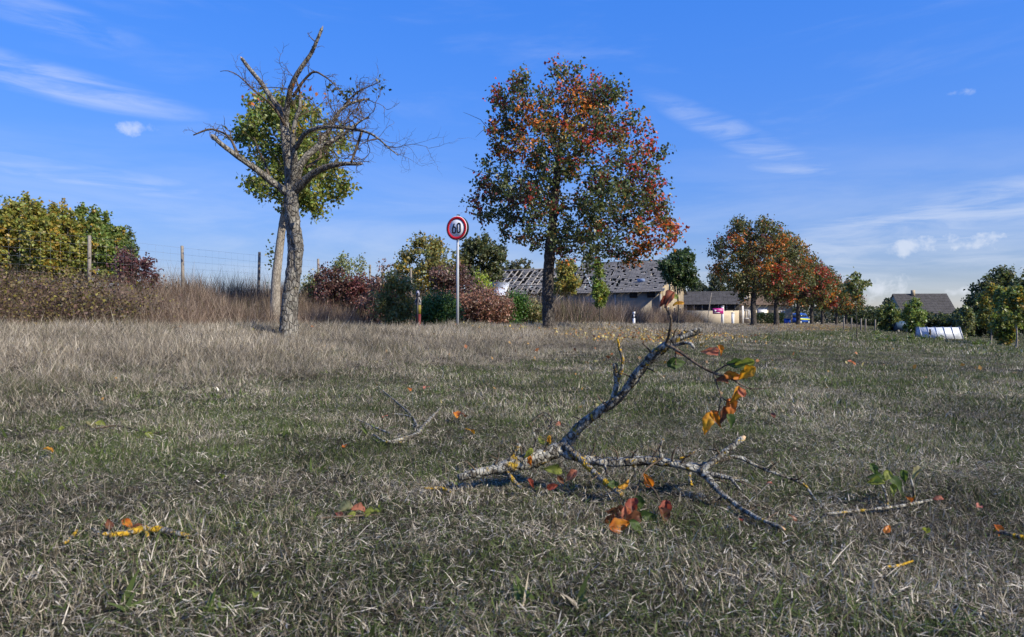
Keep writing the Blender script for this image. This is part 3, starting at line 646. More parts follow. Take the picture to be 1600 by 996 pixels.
# ---- the storm-broken tree with bare limbs
def build_broken():
    Y = 11.0; k = Y / F; base = P(450, 528, Y); base.z = Hs(base.x, base.y); r = np.random.default_rng(5)
    root = empty('broken_pear_tree', base, 'storm broken pear tree with bare snapped limbs left of the speed sign', 'tree', 'trees of the roadside row')
    L = lambda x, y, rr, dy=0.0: ((x - 800) * (Y + dy) / F - base.x, dy, CAMH - (y - HZ) * (Y + dy) / F - base.z, rr * k)
    tr = [L(450, 534, 14), L(451, 505, 13), L(453, 470, 12), L(458, 430, 11.6), L(461, 395, 11.6), L(460, 370, 11.8), L(456, 340, 11.2), L(455, 312, 10.8), L(455, 288, 10.2)]
    V, Q, T = trunk_mesh(tr, 30, 0.035, 0.13, 11, 0.22, 3.0); link('trunk', mesh_np('trunk', V, T, Q, smooth=True), barkM, root)
    limbs = [
        ([L(455, 305, 9), L(430, 288, 7, -.1), L(400, 265, 6.3, -.25), L(365, 240, 5.8, -.4), L(345, 225, 5.2, -.5), L(332, 213, 5, -.55)], 1),
        ([L(455, 298, 11.5), L(452, 260, 10.5, .05), L(447, 225, 9.6, .1), L(444, 195, 8.6, .12), L(440, 175, 7.2, .15), L(425, 155, 5.8, .2), L(408, 130, 5.2, .3), L(390, 108, 4.6, .4), L(377, 91, 4.0, .45)], 1),
        ([L(444, 190, 7, .12), L(449, 160, 5.6, .0), L(456, 130, 5.0, -.15), L(470, 105, 4.6, -.25), L(484, 85, 4.2, -.3), L(493, 66, 3.8, -.4), L(502, 44, 3.3, -.45)], 1),
        ([L(457, 296, 9), L(459, 250, 7, -.2), L(457, 212, 5.6, -.3), L(462, 185, 4.4, -.35), L(468, 165, 3.6, -.4), L(467, 140, 2.4, -.4), L(460, 118, 1.2, -.4)], 0),
        ([L(458, 296, 8.5), L(472, 252, 6.4, .3), L(495, 228, 5.4, .6), L(512, 205, 4.8, .75), L(525, 180, 4.2, .9), L(540, 165, 3.6, 1.0), L(560, 157, 3.0, 1.1), L(577, 154, 2.4, 1.15)], 0),
        ([L(458, 300, 9.5), L(485, 274, 7.4, -.2), L(510, 261, 6.2, -.35), L(535, 256, 5, -.5), L(563, 256, 3.6, -.6)], 1),
        ([L(461, 232, 4.6, -.25), L(478, 207, 4.2, -.5), L(508, 198, 3.7, -.8), L(540, 200, 3.1, -1.0), L(572, 206, 2.5, -1.2), L(590, 216, 2, -1.3), L(606, 230, 1.5, -1.4), L(622, 243, .9, -1.45)], 0),
        ([L(459, 275, 5.6, 0), L(482, 243, 4.8, .0), L(506, 226, 4.2, .1), L(530, 214, 3.4, .2), L(552, 196, 2.4, .2), L(575, 182, 1.4, .3)], 0),
        ([L(372, 244, 3, -.4), L(358, 215, 2.4, -.3), L(342, 205, 2, -.3), L(325, 202, 2.2, -.3), L(301, 211, 1.5, -.35)], 0),
        ([L(448, 200, 3, .1), L(425, 165, 2.4, -.1), L(398, 142, 1.8, -.2), L(372, 118, 1.3, -.3), L(355, 110, .9, -.35), L(343, 111, .6, -.35)], 0),
        ([L(458, 150, 3, 0), L(472, 128, 2.6, -.1), L(489, 112, 2.2, -.2), L(505, 118, 1.6, -.3), L(520, 130, 1.2, -.35), L(536, 150, .9, -.4)], 0),
        ([L(536, 165, 2.4, 1.0), L(556, 145, 1.8, 1.0), L(575, 135, 1.4, 1.0), L(592, 128, 1, 1.0)], 0),
        ([L(478, 262, 3.4, .2), L(500, 245, 2.6, .5), L(498, 225, 2.2, .6), L(500, 205, 1.6, .7)], 0),
        ([L(565, 205, 2.4, -1.1), L(556, 232, 2.6, -1.1), L(548, 254, 2.0, -1.1)], 0),
        ([L(420, 280, 3, -.1), L(415, 258, 2.2, .1), L(402, 232, 1.7, .2), L(396, 214, 1.2, .2)], 0)]
    tips = []; paths = []
    for pts, cut in limbs:
        q = spline(pts, 0.05); q[:, 3] *= np.linspace(0.84, 0.66, len(q)); paths.append(q)
        V, Qd, T = tube_arrays(q[:, :3], q[:, 3], 12 if q[0, 3] > .04 else 7, 0.13, 16, 1.0); me = mesh_np('limb', V, T, Qd, smooth=True)
        o = link('limb', me, barkM if q[0, 3] > .03 else twigM, root)
        if cut:
            d = q[-1, :3] - q[-3, :3]; d /= np.linalg.norm(d); e = q[-1, :3]
            V, Qd, T = tube_arrays(np.array([e - d * .01, e + d * .012, e + d * .05]), np.array([q[-1, 3] * .93, q[-1, 3] * .75, q[-1, 3] * .12]), 8, 0.25, 60); c = link('broken_end', mesh_np('broken_end', V, T, Qd), woodM if len(paths) == 2 else postM, o)
    tw = Bag(); ends = []
    def twig(p, d, length, rad, lev):
        n = 6; pts = [p]; dd = d.copy()
        for i in range(n):
            dd = dd + r.normal(size=3) * 0.28; dd[2] += 0.03; dd /= np.linalg.norm(dd); pts.append(pts[-1] + dd * length / n)
        pts = np.array(pts); V, Qd, T = tube_arrays(pts, np.linspace(rad, rad * .35, n + 1), 4); tw.add(V, T, Qd)
        if lev:
            for i in range(2, n + 1):
                if r.uniform() < .75:
                    e = np.cross(dd, r.normal(size=3)); e /= np.linalg.norm(e); twig(pts[i], dd * .55 + e * .8, length * r.uniform(.35, .65), rad * .55, lev - 1)
        else: ends.append(pts[-1])
    for li, (q, (pts, cut)) in enumerate(zip(paths, limbs)):
        n = len(q); cnt = {0: 4, 1: 5, 2: 3}.get(li, 9) if q[0, 3] > .02 else 5
        if li in (4, 6, 7): cnt = 13
        for _ in range(cnt):
            i = int(r.uniform(.35, .98) * n) if not cut else int(r.uniform(.15, .9) * n)
            i = min(i, n - 2); d = q[i + 1, :3] - q[i, :3]; d /= np.linalg.norm(d); e = np.cross(d, r.normal(size=3)); e /= np.linalg.norm(e); e[2] = abs(e[2]) * .6 + e[2] * .4
            big = li in (4, 6, 7, 3)
            twig(q[i, :3], d * .6 + e * .9, (r.uniform(.35, .8) if big else r.uniform(.10, .35)), min(q[i, 3] * .45, .010), 2 if big else 1)
    link('twigs', tw.mesh('twigs', True), twigM, root, kind='stuff')
    lb = Bag()
    for x, y, n, c, dy in ((525, 140, 26, 'g', .9), (538, 150, 24, 'g', 1.0), (550, 135, 12, 'g', 1.0), (592, 134, 18, 'g', 1.0), (470, 138, 6, 'o', -.4), (480, 148, 8, 'o', -.3), (497, 150, 7, 'o', -.3), (455, 140, 4, 'b', 0), (475, 168, 16, 'y', -.2), (470, 200, 14, 'y', -.3), (395, 150, 8, 'o', -.2), (505, 165, 10, 'b', .5), (560, 165, 12, 'b', .8), (415, 300, 8, 'g', 0), (525, 258, 6, 'y', -.4)):
        c0 = np.array(L(x, y, 0, dy)[:3]); q = c0 + r.normal(size=(n, 3)) * .075
        col = greens(n, r, (0.07, 0.085, .03)) if c == 'g' else np.array(AUT[c]) * r.uniform(.5, 1.2, (n, 1)); V, F_, cc = leaves_arrays(q, .075 * r.uniform(.7, 1.2, n), col, r); lb.add(V, F_, None, cc)
    link('crown', lb.mesh('crown'), leafM, root)
build_broken()

# ---- the green maple behind it
def build_maple():
    Y = 23.5; base = P(431, 460, Y); base.z = Hs(base.x, base.y)
    out = [(378, 160), (395, 140), (420, 152), (440, 150), (480, 160), (520, 188), (540, 200), (546, 225), (535, 260), (557, 290), (545, 303), (520, 310), (510, 335), (490, 346), (468, 336), (440, 328), (420, 318), (395, 302), (376, 288), (395, 270), (368, 240), (362, 215), (374, 190)]
    z0 = (base.z - CAMH) * -F / Y + HZ
    tr = px_trunk([(429, z0 + 4, 8, 0), (431, 440, 7, 0), (434, 410, 6.6, 0), (438, 375, 6.2, 0), (442, 345, 5.6, 0), (446, 320, 5, 0), (450, 280, 4, 0), (453, 220, 2.6, 0), (455, 180, 1.5, 0)], base, Y)
    def tint(c, n, r):
        col = greens(n, r, (0.17, 0.225, 0.05)); m = r.uniform(size=n) < (.25 if c[0] > 1.2 else .06); col[m] = np.array((.26, .22, .04)); return col
    make_tree('maple_tree', 'green leafy young maple standing behind the broken pear tree', base, tr, px_poly(out, base, Y), 380, 38, 0.14, tint, palebarkM, None, 31, 0.2, 0.006, 0.9, trunk_rough=.05, gaps=0.42)
    root = bpy.data.objects['maple_tree']; r = np.random.default_rng(3); k = Y / F
    q = np.array([((x - 800) * k - base.x, -.1, CAMH - (y - HZ) * k - base.z) for x, y in r.normal((424, 400), (3, 13), (46, 2))]); V, F_, cc = leaves_arrays(q, .11, greens(46, r, (.07, .10, .03)), r)
    link('side_shoot', mesh_np('side_shoot', V, F_, None, cc), leafM, root, kind='stuff')
build_maple()

# ---- generic background trees and shrubs
def round_poly(w, z0, z1, r, wob=0.15, n=22, pointed=0.0):
    pts = []
    for a in np.linspace(0, 2 * np.pi, n, endpoint=False):
        c, s = math.cos(a), math.sin(a); k = r.uniform(1 - wob, 1 + wob); wx = w / 2 * (1 - pointed * max(0, s)); pts.append((wx * c * k, (z0 + z1) / 2 + (z1 - z0) / 2 * s * k))
    return pts
def bg_tree(name, label, px, Y, top, z_low, wpx, base_col, seed, ncl=90, per=22, leaf=0.2, bark=darkbarkM, pointed=0.0, warm=0.0, warm_col='y', group=None, tr=0.09, cat='tree', spread=None, wob=.24):
    x = (px - 800) / F * Y; base = Vector((x, Y, Hs(x, Y))); k = Y / F; r = np.random.default_rng(seed)
    z1 = CAMH - (top - HZ) * k - base.z; z0 = CAMH - (z_low - HZ) * k - base.z; wd = wpx * k
    def tint(c, n, rr):
        col = greens(n, rr, tuple(v * 1.75 for v in base_col), 0.45)
        if warm and rr.uniform() < warm: m = rr.uniform(size=n) < .6; col[m] = np.array(AUT[warm_col]) * rr.uniform(.5, 1.1)
        return col
    h = max(z1, 0.5); trunk = [(0, 0, -.1, tr), (.01 * h, 0, h * .2, tr * .85), (.0, .01 * h, h * .45, tr * .65), (.01 * h, 0, h * .7, tr * .4), (0, 0, h * .92, tr * .12)]
    return make_tree(name, label, base, trunk, round_poly(wd, max(z0, 0.05), z1, r, wob, pointed=pointed), int(ncl * 1.25), int(per * 1.45), leaf * 1.08, tint, bark, group, seed, spread or wd * .045 + .055, 0.005, .95, cat=cat, gaps=0.27)
GV = [(-45, 300, 48, 70), (-12, 300, 46, 62), (14, 304, 44, 58), (38, 300, 47, 60), (62, 306, 43, 60), (84, 312, 48, 58), (104, 322, 44, 56), (126, 322, 47, 54), (146, 330, 45, 52), (166, 336, 48, 50), (186, 352, 46, 42)]
for i, (px, top, Y, wpx) in enumerate(GV):
    bg_tree('grove_tree', ('partly hidden grove tree outside the left edge', 'leftmost tall yellow green tree of the left grove', 'second yellow green tree from the left edge', 'third yellow green grove tree from the left edge', 'fourth grove tree from the left, forked pale trunk', 'fifth grove tree from the left', 'sixth grove tree from the left, near the first fence post', 'grove tree directly behind the leftmost fence post', 'greener grove tree right of the leftmost fence post', 'second last green tree on the right of the grove', 'lowest green tree at the right end of the grove')[i], px, Y, top, 446, wpx * 1.1, (0.135, 0.145, 0.032) if i < 7 else (0.09, 0.125, 0.03), 200 + i, 150, 24, 0.21, palebarkM, .6, .25 if i < 7 else .1, 'y', 'young trees of the grove on the left')
bg_tree('sapling', 'slim dark sapling at the right end of the left grove', 204, 36, 355, 425, 22, (0.06, 0.085, 0.03), 231, 22, 14, 0.14, pointed=.4, tr=.03)
def shrub(label, px, Y, top, low, wpx, col, seed, ncl=60, per=22, leaf=.1, warm=0., wc='p', name='shrub', group=None):
    return bg_tree(name, label, px, Y, top - 3, 535, wpx * 1.35, col, seed, int(ncl * 1.5), per, leaf, twigM, 0.0, warm, wc, group, .03, 'shrub', spread=.17, wob=.34)
PURP = (0.075, 0.042, 0.036)
shrub('dark purple leaved shrub by the wire fence at the end of the grove', 212, 23.5, 395, 428, 50, (0.07, .035, .035), 240, 40)
shrub('pale green loose shrub against the fence post right of the broken tree', 492, 29, 425, 468, 30, (.13, .15, .07), 241, 36)
shrub('dark red shrub left of the pale green bush on the bank', 520, 28, 420, 466, 48, PURP, 242, 70)
shrub('tall pale green bush between two red shrubs', 545, 29, 404, 455, 46, (.12, .14, .06), 243, 60)
shrub('crimson shrub in front of the fence post', 567, 28, 426, 466, 30, (.085, .036, .032), 244, 50)
shrub('brownish purple rounded shrub left of the figure board', 606, 26, 420, 470, 58, (.11, .07, .055), 245, 100)
shrub('olive green shrub standing just left of the figure board', 622, 23.5, 440, 500, 46, (.12, .125, .045), 246, 120, 24, .085, .15, 'y')
shrub('dense dark green shrub between figure board and sign pole', 684, 22.5, 456, 502, 42, (.045, .085, .022), 247, 130, 26, .075)
shrub('dark green shrub on the verge right of the sign pole', 803, 27, 466, 503, 36, (.04, .085, .02), 248, 110, 24, .085)
shrub('yellowish green shrub beside the dark green verge shrub', 826, 27.5, 474, 502, 26, (.12, .12, .05), 249, 60, 20, .085)
shrub('dark purple shrub behind the sign pole', 712, 27, 420, 480, 70, (.085, .055, .045), 250, 150, 24, .1)
shrub('reddish brown dead looking shrub right of the sign pole', 752, 26, 450, 500, 62, (.14, .085, .06), 251, 150, 22, .085)
shrub('bright yellow green shrub beside the left end of the barn', 752, 34, 430, 478, 30, (.16, .20, .03), 252, 60)
bg_tree('walnut_tree', 'broad olive green tree behind the speed sign', 668, 38, 368, 470, 100, (.105, .11, .035), 260, 200, 26, .16, darkbarkM, 0, .2, 'y')
bg_tree('dark_tree', 'dark round tree behind the left end of the barn', 752, 60, 371, 450, 76, (.05, .06, .024), 261, 190, 24, .26)
bg_tree('far_tree', 'low dark tree crown showing above the ruined barn roof', 808, 95, 404, 440, 46, (.055, .06, .03), 262, 60, 18, .35)
bg_tree('small_tree', 'yellow green small tree in front of the barn beside the pear trunk', 886, 42, 402, 465, 44, (.13, .135, .035), 263, 120, 24, .15, darkbarkM, .2, .25, 'y', tr=.06)
bg_tree('small_tree', 'narrow ivy green tree standing before the barn wall', 936, 40, 405, 486, 26, (.10, .14, .03), 264, 90, 22, .14, darkbarkM, .3, .1, 'y', tr=.05)
bg_tree('small_tree', 'dark green round headed tree at the right end of the barn', 1059, 50, 387, 452, 60, (.035, .06, .022), 265, 170, 26, .17, darkbarkM, .1, tr=.08)
bg_tree('far_tree', 'distant dark tree between barn and low roof', 1090, 130, 437, 470, 34, (.04, .055, .03), 266, 60, 18, .4)
bg_tree('far_tree', 'dark tree over the low roof left of the pear row', 1125, 100, 425, 470, 50, (.05, .06, .03), 267, 70, 18, .34)
# right hand side
bg_tree('sapling', 'thin leafy sapling standing alone on the lawn', 1338, 28, 422, 462, 36, (.09, .11, .04), 270, 26, 9, .15, darkbarkM, .3, .2, 'y', tr=.022)
bg_tree('ivy_tree', 'dead tree wrapped in dark ivy near the small house', 1388, 100, 462, 512, 30, (.03, .045, .022), 271, 80, 20, .32, darkbarkM, .6)
bg_tree('small_tree', 'leafy green tree left of the blue tank', 1390, 62, 478, 518, 40, (.075, .10, .03), 272, 80, 20, .22)
bg_tree('small_tree', 'light green tree standing before the house roof', 1428, 58, 470, 522, 34, (.09, .13, .035), 273, 90, 20, .2, darkbarkM, .2)
bg_tree('small_tree', 'narrow pale tree right of the white frame', 1508, 52, 478, 530, 30, (.09, .11, .045), 274, 70, 18, .18, palebarkM, .3)
bg_tree('large_tree', 'large dark tree rising at the right edge', 1556, 68, 424, 520, 92, (.045, .06, .024), 275, 230, 24, .27)
bg_tree('large_tree', 'dark tree cut by the right picture edge', 1612, 66, 430, 520, 70, (.04, .055, .022), 276, 160, 24, .27)
bg_tree('young_tree', 'yellow green young tree in front of the large dark tree', 1548, 42, 446, 520, 44, (.12, .135, .035), 277, 90, 20, .17, palebarkM, .2, .35, 'y', tr=.05)
bg_tree('young_tree', 'green young tree with leaves down to the ground at right', 1570, 38, 455, 545, 40, (.095, .125, .035), 278, 110, 20, .16, palebarkM, .2, .15, 'y', tr=.05)
bg_tree('young_tree', 'young tree with white trunk at the right edge of the lawn', 1588, 36, 442, 505, 44, (.10, .13, .035), 279, 90, 20, .16, palebarkM, .2, .2, 'y', tr=.05)
for i, (px, Y, top, wpx) in enumerate(((1362, 110, 486, 40), (1410, 95, 492, 50), (1455, 80, 492, 60), (1490, 78, 490, 50), (1530, 70, 488, 50), (1345, 120, 480, 30))):
    shrub(('dark hedge bush behind the golden tree', 'dark bush under the small house roof', 'dark bush behind the white frame', 'bush at the right end of the house', 'dark bush under the large dark tree', 'low bush at the far end of the tree row')[i], px, Y, top, 519, wpx, (.04, .055, .022), 290 + i, 90, 20, .26)

def build_far():
    r = np.random.default_rng(88); n = 9000; y = r.uniform(170, 200, n); px = r.uniform(1180, 1750, n); x = (px - 800) / F * y; top = 3.2 + 1.6 * fbm(x, y, .12, 2.0) + 1.0 * fbm(x, y, .5, 5.0); z = H(x, y) + top * r.uniform(0, 1, n) ** .7
    V, F_, cc = leaves_arrays(np.stack([x, y, z], 1), .9, greens(n, r, (.045, .055, .028), .45), r); o = link('far_woods', mesh_np('far_woods', V, F_, None, cc), leafM, kind='stuff'); o['label'] = 'dark line of far woods behind the gardens at right'
    Y = 88.0; x0, x1 = (1178 - 800) / F * Y, (1226 - 800) / F * Y; z = Hs((x0 + x1) / 2, Y); root = empty('garden_hedge', Vector(((x0 + x1) / 2, Y, z)), 'clipped dark green garden hedge before the farmhouse', 'hedge'); n = 5200; q = np.stack([r.uniform(-(x1 - x0) / 2, (x1 - x0) / 2, n), r.uniform(-.45, .45, n), r.uniform(0, 1.55, n)], 1)
    V, F_, cc = leaves_arrays(q, .14, greens(n, r, (.035, .06, .02), .45), r); link('foliage', mesh_np('foliage', V, F_, None, cc), leafM, root)
    for i in range(6): m = MB(); m.tube([(-(x1 - x0) / 2 + .4 + i * .66, 0, -.1), (-(x1 - x0) / 2 + .5 + i * .66, 0, 1.0)], .03, 5); m.build('stem', twigM, root)
build_far()

# ------------------------------------------------------------------ brambles on the left bank (stuff)
def build_brambles():
    protos = []
    for s in range(5):
        r = np.random.default_rng(400 + s); n = 150; q = np.stack([r.normal(0, .34, n), r.normal(0, .34, n), np.abs(r.normal(.35, .26, n))], 1)
        pal = np.array([(.10, .062, .038), (.14, .10, .035), (.20, .17, .03), (.07, .06, .028), (.12, .07, .05)]); col = pal[r.integers(0, 5, n)] * r.uniform(.6, 1.3, (n, 1))
        V, F_, cc = leaves_arrays(q, .065, col, r, .1); b = Bag(); b.add(V, F_, None, cc)
        for _ in range(16):
            a = r.uniform(0, 6.28); d = np.array([math.cos(a), math.sin(a), 0]); t = np.linspace(0, 1, 6)[:, None]; L_ = r.uniform(.4, .9); pts = d * t * L_ * .7 + np.array([0, 0, 1]) * (t - .55 * t * t) * L_ * 1.5
            V, Q, T = tube_arrays(pts, np.linspace(.005, .002, 6), 3); b.add(V, T, Q, np.tile(np.array([(.12, .075, .055)]), (len(V), 1)))
        me = b.mesh('bramble_clump'); me.materials.append(brambleM); protos.append(bpy.data.objects.new('bramble_clump', me))
    c = collection('bramble_clumps', protos); n = 1500; uu = rng.uniform(-14.5, -9.0, n); vv = rng.uniform(-6, 16, n)
    keep = rng.uniform(size=n) < np.clip((12.5 - vv) / 6, 0, 1); uu, vv = uu[keep], vv[keep]
    x = -3.6 + 0.865 * uu + 0.5017 * (vv - 7.715); y = 11 - 0.5017 * uu + 0.865 * (vv - 7.715)
    scatter('bramble_thicket', np.stack([x, y, H(x, y)], 1), rng.uniform(.55, 1.25, len(x)) * (0.6 + 0.8 * fbm(x, y, 0.8, 3.0)), np.ones(len(x)), c, 5, 'brown and yellow bramble thicket on the bank at left')
build_brambles()

# ------------------------------------------------------------------ fence
def build_fence():
    u0 = -14.0; vs_ = [UV(u0, 8.5 + 3.3 * i) for i in range(-1, 10)]
    # fence line through the measured posts
    p0 = Vector((-13.5, 21.8, 0)); p1 = Vector((-8.57, 30.3, 0)); d = (p1 - p0) / 3; pts = [p0 + d * i for i in range(-3, 8)]
    for p in pts: p.z = Hs(p.x, p.y)
    root = empty('wire_fence', pts[0], 'tall wire mesh deer fence on wooden posts along the bank', 'fence'); top = 3.42; r = random.Random(4)
    for p in pts:
        t = top + r.uniform(-.05, .05); q = p - pts[0]; lean = Vector((r.uniform(-.06, .06), r.uniform(-.03, .03), 0))
        V, Qd, T = tube_arrays(np.array([tuple(q + Vector((0, 0, -.3))), tuple(q + lean * .5 + Vector((0, 0, (t - p.z) * .5))), tuple(q + lean + Vector((0, 0, t - p.z - .01))), tuple(q + lean + Vector((0, 0, t - p.z)))]), np.array([.06, .056, .052, .044]), 9, .06, 10)
        link('post', mesh_np('post', V, T, Qd, smooth=False), postM, root)
    a, b = pts[0], pts[-1]; hs = (0.25, .45, .65, .85, 1.1, 1.35, 1.6, 1.85)
    for h in hs:
        m = MB(); line = [Vector((p.x - a.x, p.y - a.y, top - 1.95 + h - a.z + (r.uniform(-.02, .02)))) for p in pts]; m.tube(line, .0022, 4); m.build('wire', wireM, root)
    m = MB(); n = int((b - a).length / .28)
    for i in range(n):
        f = i / n; q = (b - a) * f; m.tube([Vector((q.x, q.y, top - 1.95 + .25 - a.z)), Vector((q.x, q.y, top - .1 - a.z))], .0014, 3)
    m.build('wire_mesh', wireM, root, kind='stuff')
build_fence()

# ------------------------------------------------------------------ signs and posts
def disc(r, d, n=48):
    V = [(r * math.cos(a), -d / 2, r * math.sin(a)) for a in np.linspace(0, 2 * np.pi, n, endpoint=False)] + [(r * math.cos(a), d / 2, r * math.sin(a)) for a in np.linspace(0, 2 * np.pi, n, endpoint=False)]
    V += [(0, -d / 2, 0), (0, d / 2, 0)]; T = []; Q = []
    for i in range(n):
        j = (i + 1) % n; T += [(2 * n, i, j), (2 * n + 1, n + j, n + i)]; Q.append((i, n + i, n + j, j))
    return mesh_np('disc', np.array(V), np.array(T), np.array(Q))
def ring(r0, r1, y, n=64):
    V = []; Q = []
    for a in np.linspace(0, 2 * np.pi, n, endpoint=False): V += [(r0 * math.cos(a), y, r0 * math.sin(a)), (r1 * math.cos(a), y, r1 * math.sin(a)), (r0 * math.cos(a), y + .003, r0 * math.sin(a)), (r1 * math.cos(a), y + .003, r1 * math.sin(a))]
    for i in range(n): j = (i + 1) % n; Q += [(4 * i, 4 * i + 1, 4 * j + 1, 4 * j), (4 * i + 1, 4 * i + 3, 4 * j + 3, 4 * j + 1), (4 * i, 4 * j, 4 * j + 2, 4 * i + 2)]
    return mesh_np('ring', np.array(V), None, np.array(Q))
def ribbon(pts, wd, y):
    p = np.array(pts, float); t = np.gradient(p, axis=0); t /= np.linalg.norm(t, axis=1)[:, None]; nn = np.stack([-t[:, 1], t[:, 0]], 1) * wd / 2
    L_, R_ = p + nn, p - nn; V = []; Q = []
    for a, b in zip(L_, R_): V += [(a[0], y, a[1]), (b[0], y, b[1]), (a[0], y + .003, a[1]), (b[0], y + .003, b[1])]
    for i in range(len(p) - 1): a, b = 4 * i, 4 * i + 4; Q += [(a, a + 1, b + 1, b), (a + 1, a + 3, b + 3, b + 1), (a, b, b + 2, a + 2)]
    return mesh_np('numeral', np.array(V), None, np.array(Q))
def build_sign():
    Y = 17.0; b = P(715, 511, Y); b.z = Hs(b.x, b.y); top = P(716, 337, Y).z - b.z; cz = P(716, 357, Y).z - b.z
    root = empty('speed_limit_sign', b, 'round red and white 60 speed limit sign on a tall grey pole', 'road sign', rz=R(-27.5))
    m = MB(); m.tube([(0, 0, -.3), (0.0, 0, top * .5), (0.006, 0, top - .02), (.006, 0, top)], [.034, .034, .034, .03], 14); m.build('pole', steelM, root, True)
    R_ = .30
    pl = link('sign_plate', disc(R_, .004), signwhiteM, root, (0, -.052, cz))
    link('red_border', ring(R_ * .735, R_ * .965, -.0052), signredM, pl)
    r0 = .115; a = np.linspace(0, 2 * np.pi, 40)
    def stad(cx, cz_, hw, hh, n=12):
        up = [(cx + hw * math.cos(t), cz_ + hh - hw + hw * math.sin(t)) for t in np.linspace(0, math.pi, n)]; dn = [(cx + hw * math.cos(t), cz_ - hh + hw + hw * math.sin(t)) for t in np.linspace(math.pi, 2 * math.pi, n)]
        return up + dn + [up[0], up[1]]
    link('numeral_0', ribbon(stad(.068, 0, .042, .115), .036, -.0056), signblackM, pl)['label'] = 'black numeral 0'
    bowl = stad(-.070, -.044, .046, .074); bo = link('numeral_6', ribbon(bowl, .036, -.0056), signblackM, pl); bo['label'] = 'black numeral 6'
    link('numeral_stroke', ribbon([(-.114, -.04), (-.112, -.01), (-.102, .03), (-.084, .07), (-.062, .118)], .035, -.0062), signblackM, pl)
    bk = link('rear_plate', disc(R_, .004), signbackM, root, (0, .052, cz))
    link('plate_rim', ring(R_ * .97, R_ * 1.0, -.028), signbackM, bk); link('plate_rim', ring(R_ * .97, R_ * 1.0, -.004), signbackM, bk)
    V, Qd, T = tube_arrays(np.array([(0, -.03, 0), (0, .0, 0)]), np.array([R_, R_]), 48); link('plate_edge', mesh_np('plate_edge', V[:-2], None, Qd), signbackM, bk)
    for dz in (-.16, .16): m = MB(); m.box((0, 0, cz + dz), (.16, .095, .03)); m.build('clamp', steelM, root)
    m = MB(); m.box((0.02, 0, top + .012), (.07, .05, .02)); m.build('pole_cap', signbackM, root)
build_sign()
def build_figure():
    Y = 18.5; b = P(653, 500, Y); b.z = Hs(b.x, b.y); k = Y / F; z = lambda py: CAMH - (py - HZ) * k - b.z
    root = empty('figure_board', b, 'flat figure shaped board with oval head, yellow body and red foot on the verge', 'figure board', rz=R(-14))
    m = MB(); m.tube([(0, -.03, -.2), (0, -.03, z(458))], .030, 8); m.build('post', signblackM, root)
    def plate(name, pts, y, mat): m = MB(); m.prism([(x, y, zz) for x, zz in pts], (0, .018, 0)); return m.build(name, mat, root)
    plate('foot', [(-.055, -.05), (.075, -.05), (.08, z(491)), (-.075, z(491))], 0, redM2)
    plate('body', [(-.075, z(491) + .002), (.08, z(491) + .002), (.085, z(477)), (-.08, z(477))], 0.001, yellowM2)
    plate('shoulders', [(-.08, z(477) + .002), (.09, z(477) + .002), (.085, z(470)), (.03, z(464)), (-.03, z(464)), (-.085, z(470))], 0, plain('figure_grey', (.34, .33, .33), None, 5, .7))
    for s in (-1, 1): plate('arm', [(s * .035, z(466)), (s * .075, z(471)), (s * .085, z(473)), (s * .04, z(473))][::s], -.004, signblackM)
    a = np.linspace(0, 2 * np.pi, 28, endpoint=False); cz = z(459.0)
    plate('head', [(.062 * math.cos(t), cz + .098 * math.sin(t)) for t in a], .002, plain('figure_head', (.52, .50, .56), None, 5, .6))
    me = mesh_np('head_rim', *(lambda V, Q: (V, None, Q))(*(lambda V: (V, np.array([(4 * i + q, 4 * ((i + 1) % 28) + q, 4 * ((i + 1) % 28) + (q + 1) % 4, 4 * i + (q + 1) % 4) for i in range(28) for q in range(4)])))(np.array([((.062 * s) * math.cos(t), yy, cz + (.098 + (s - 1) * .06) * math.sin(t)) for t in a for s, yy in ((.86, -.003), (1.14, -.003), (1.14, .022), (.86, .022))]))))
    link('head_rim', me, signblackM, root)
build_figure()
def build_guidepost():
    Y = 33.0; x = (991 - 800) / F * Y; b = Vector((x, Y, Hs(x, Y))); top = P(991, 488, Y).z - b.z
    root = empty('guide_post', b, 'white roadside guide post with black band beside the road', 'guide post', rz=R(-28)); m = MB()
    pr = lambda z0, z1, s, sl=0: [(-.06 * s, -.05 * s, z0), (.06 * s, -.05 * s, z0 + sl), (.0, .07 * s, z0), ]
    def seg(name, z0, z1, s, mat, sl=0.0):
        m = MB(); q = [(-.065 * s, -.05 * s), (.065 * s, -.05 * s), (.03 * s, .06 * s), (-.03 * s, .06 * s)]
        V = [(x, y, z0 + (sl if x > 0 else 0)) for x, y in q] + [(x, y, z1 + (sl if x > 0 else 0)) for x, y in q]; m.add(V, Q=[(0, 1, 5, 4), (1, 2, 6, 5), (2, 3, 7, 6), (3, 0, 4, 7), (3, 2, 1, 0), (4, 5, 6, 7)]); m.build(name, mat, root)
    seg('shaft', -.2, top - .30, 1, whitepaintM); seg('black_band', top - .30, top - .12, 1.02, signblackM, .03); seg('post_top', top - .12, top, 1, whitepaintM, .03)
    m = MB(); m.box((0, -.054, top - .2), (.05, .012, .15)); m.build('reflector', signwhiteM, root)
build_guidepost()

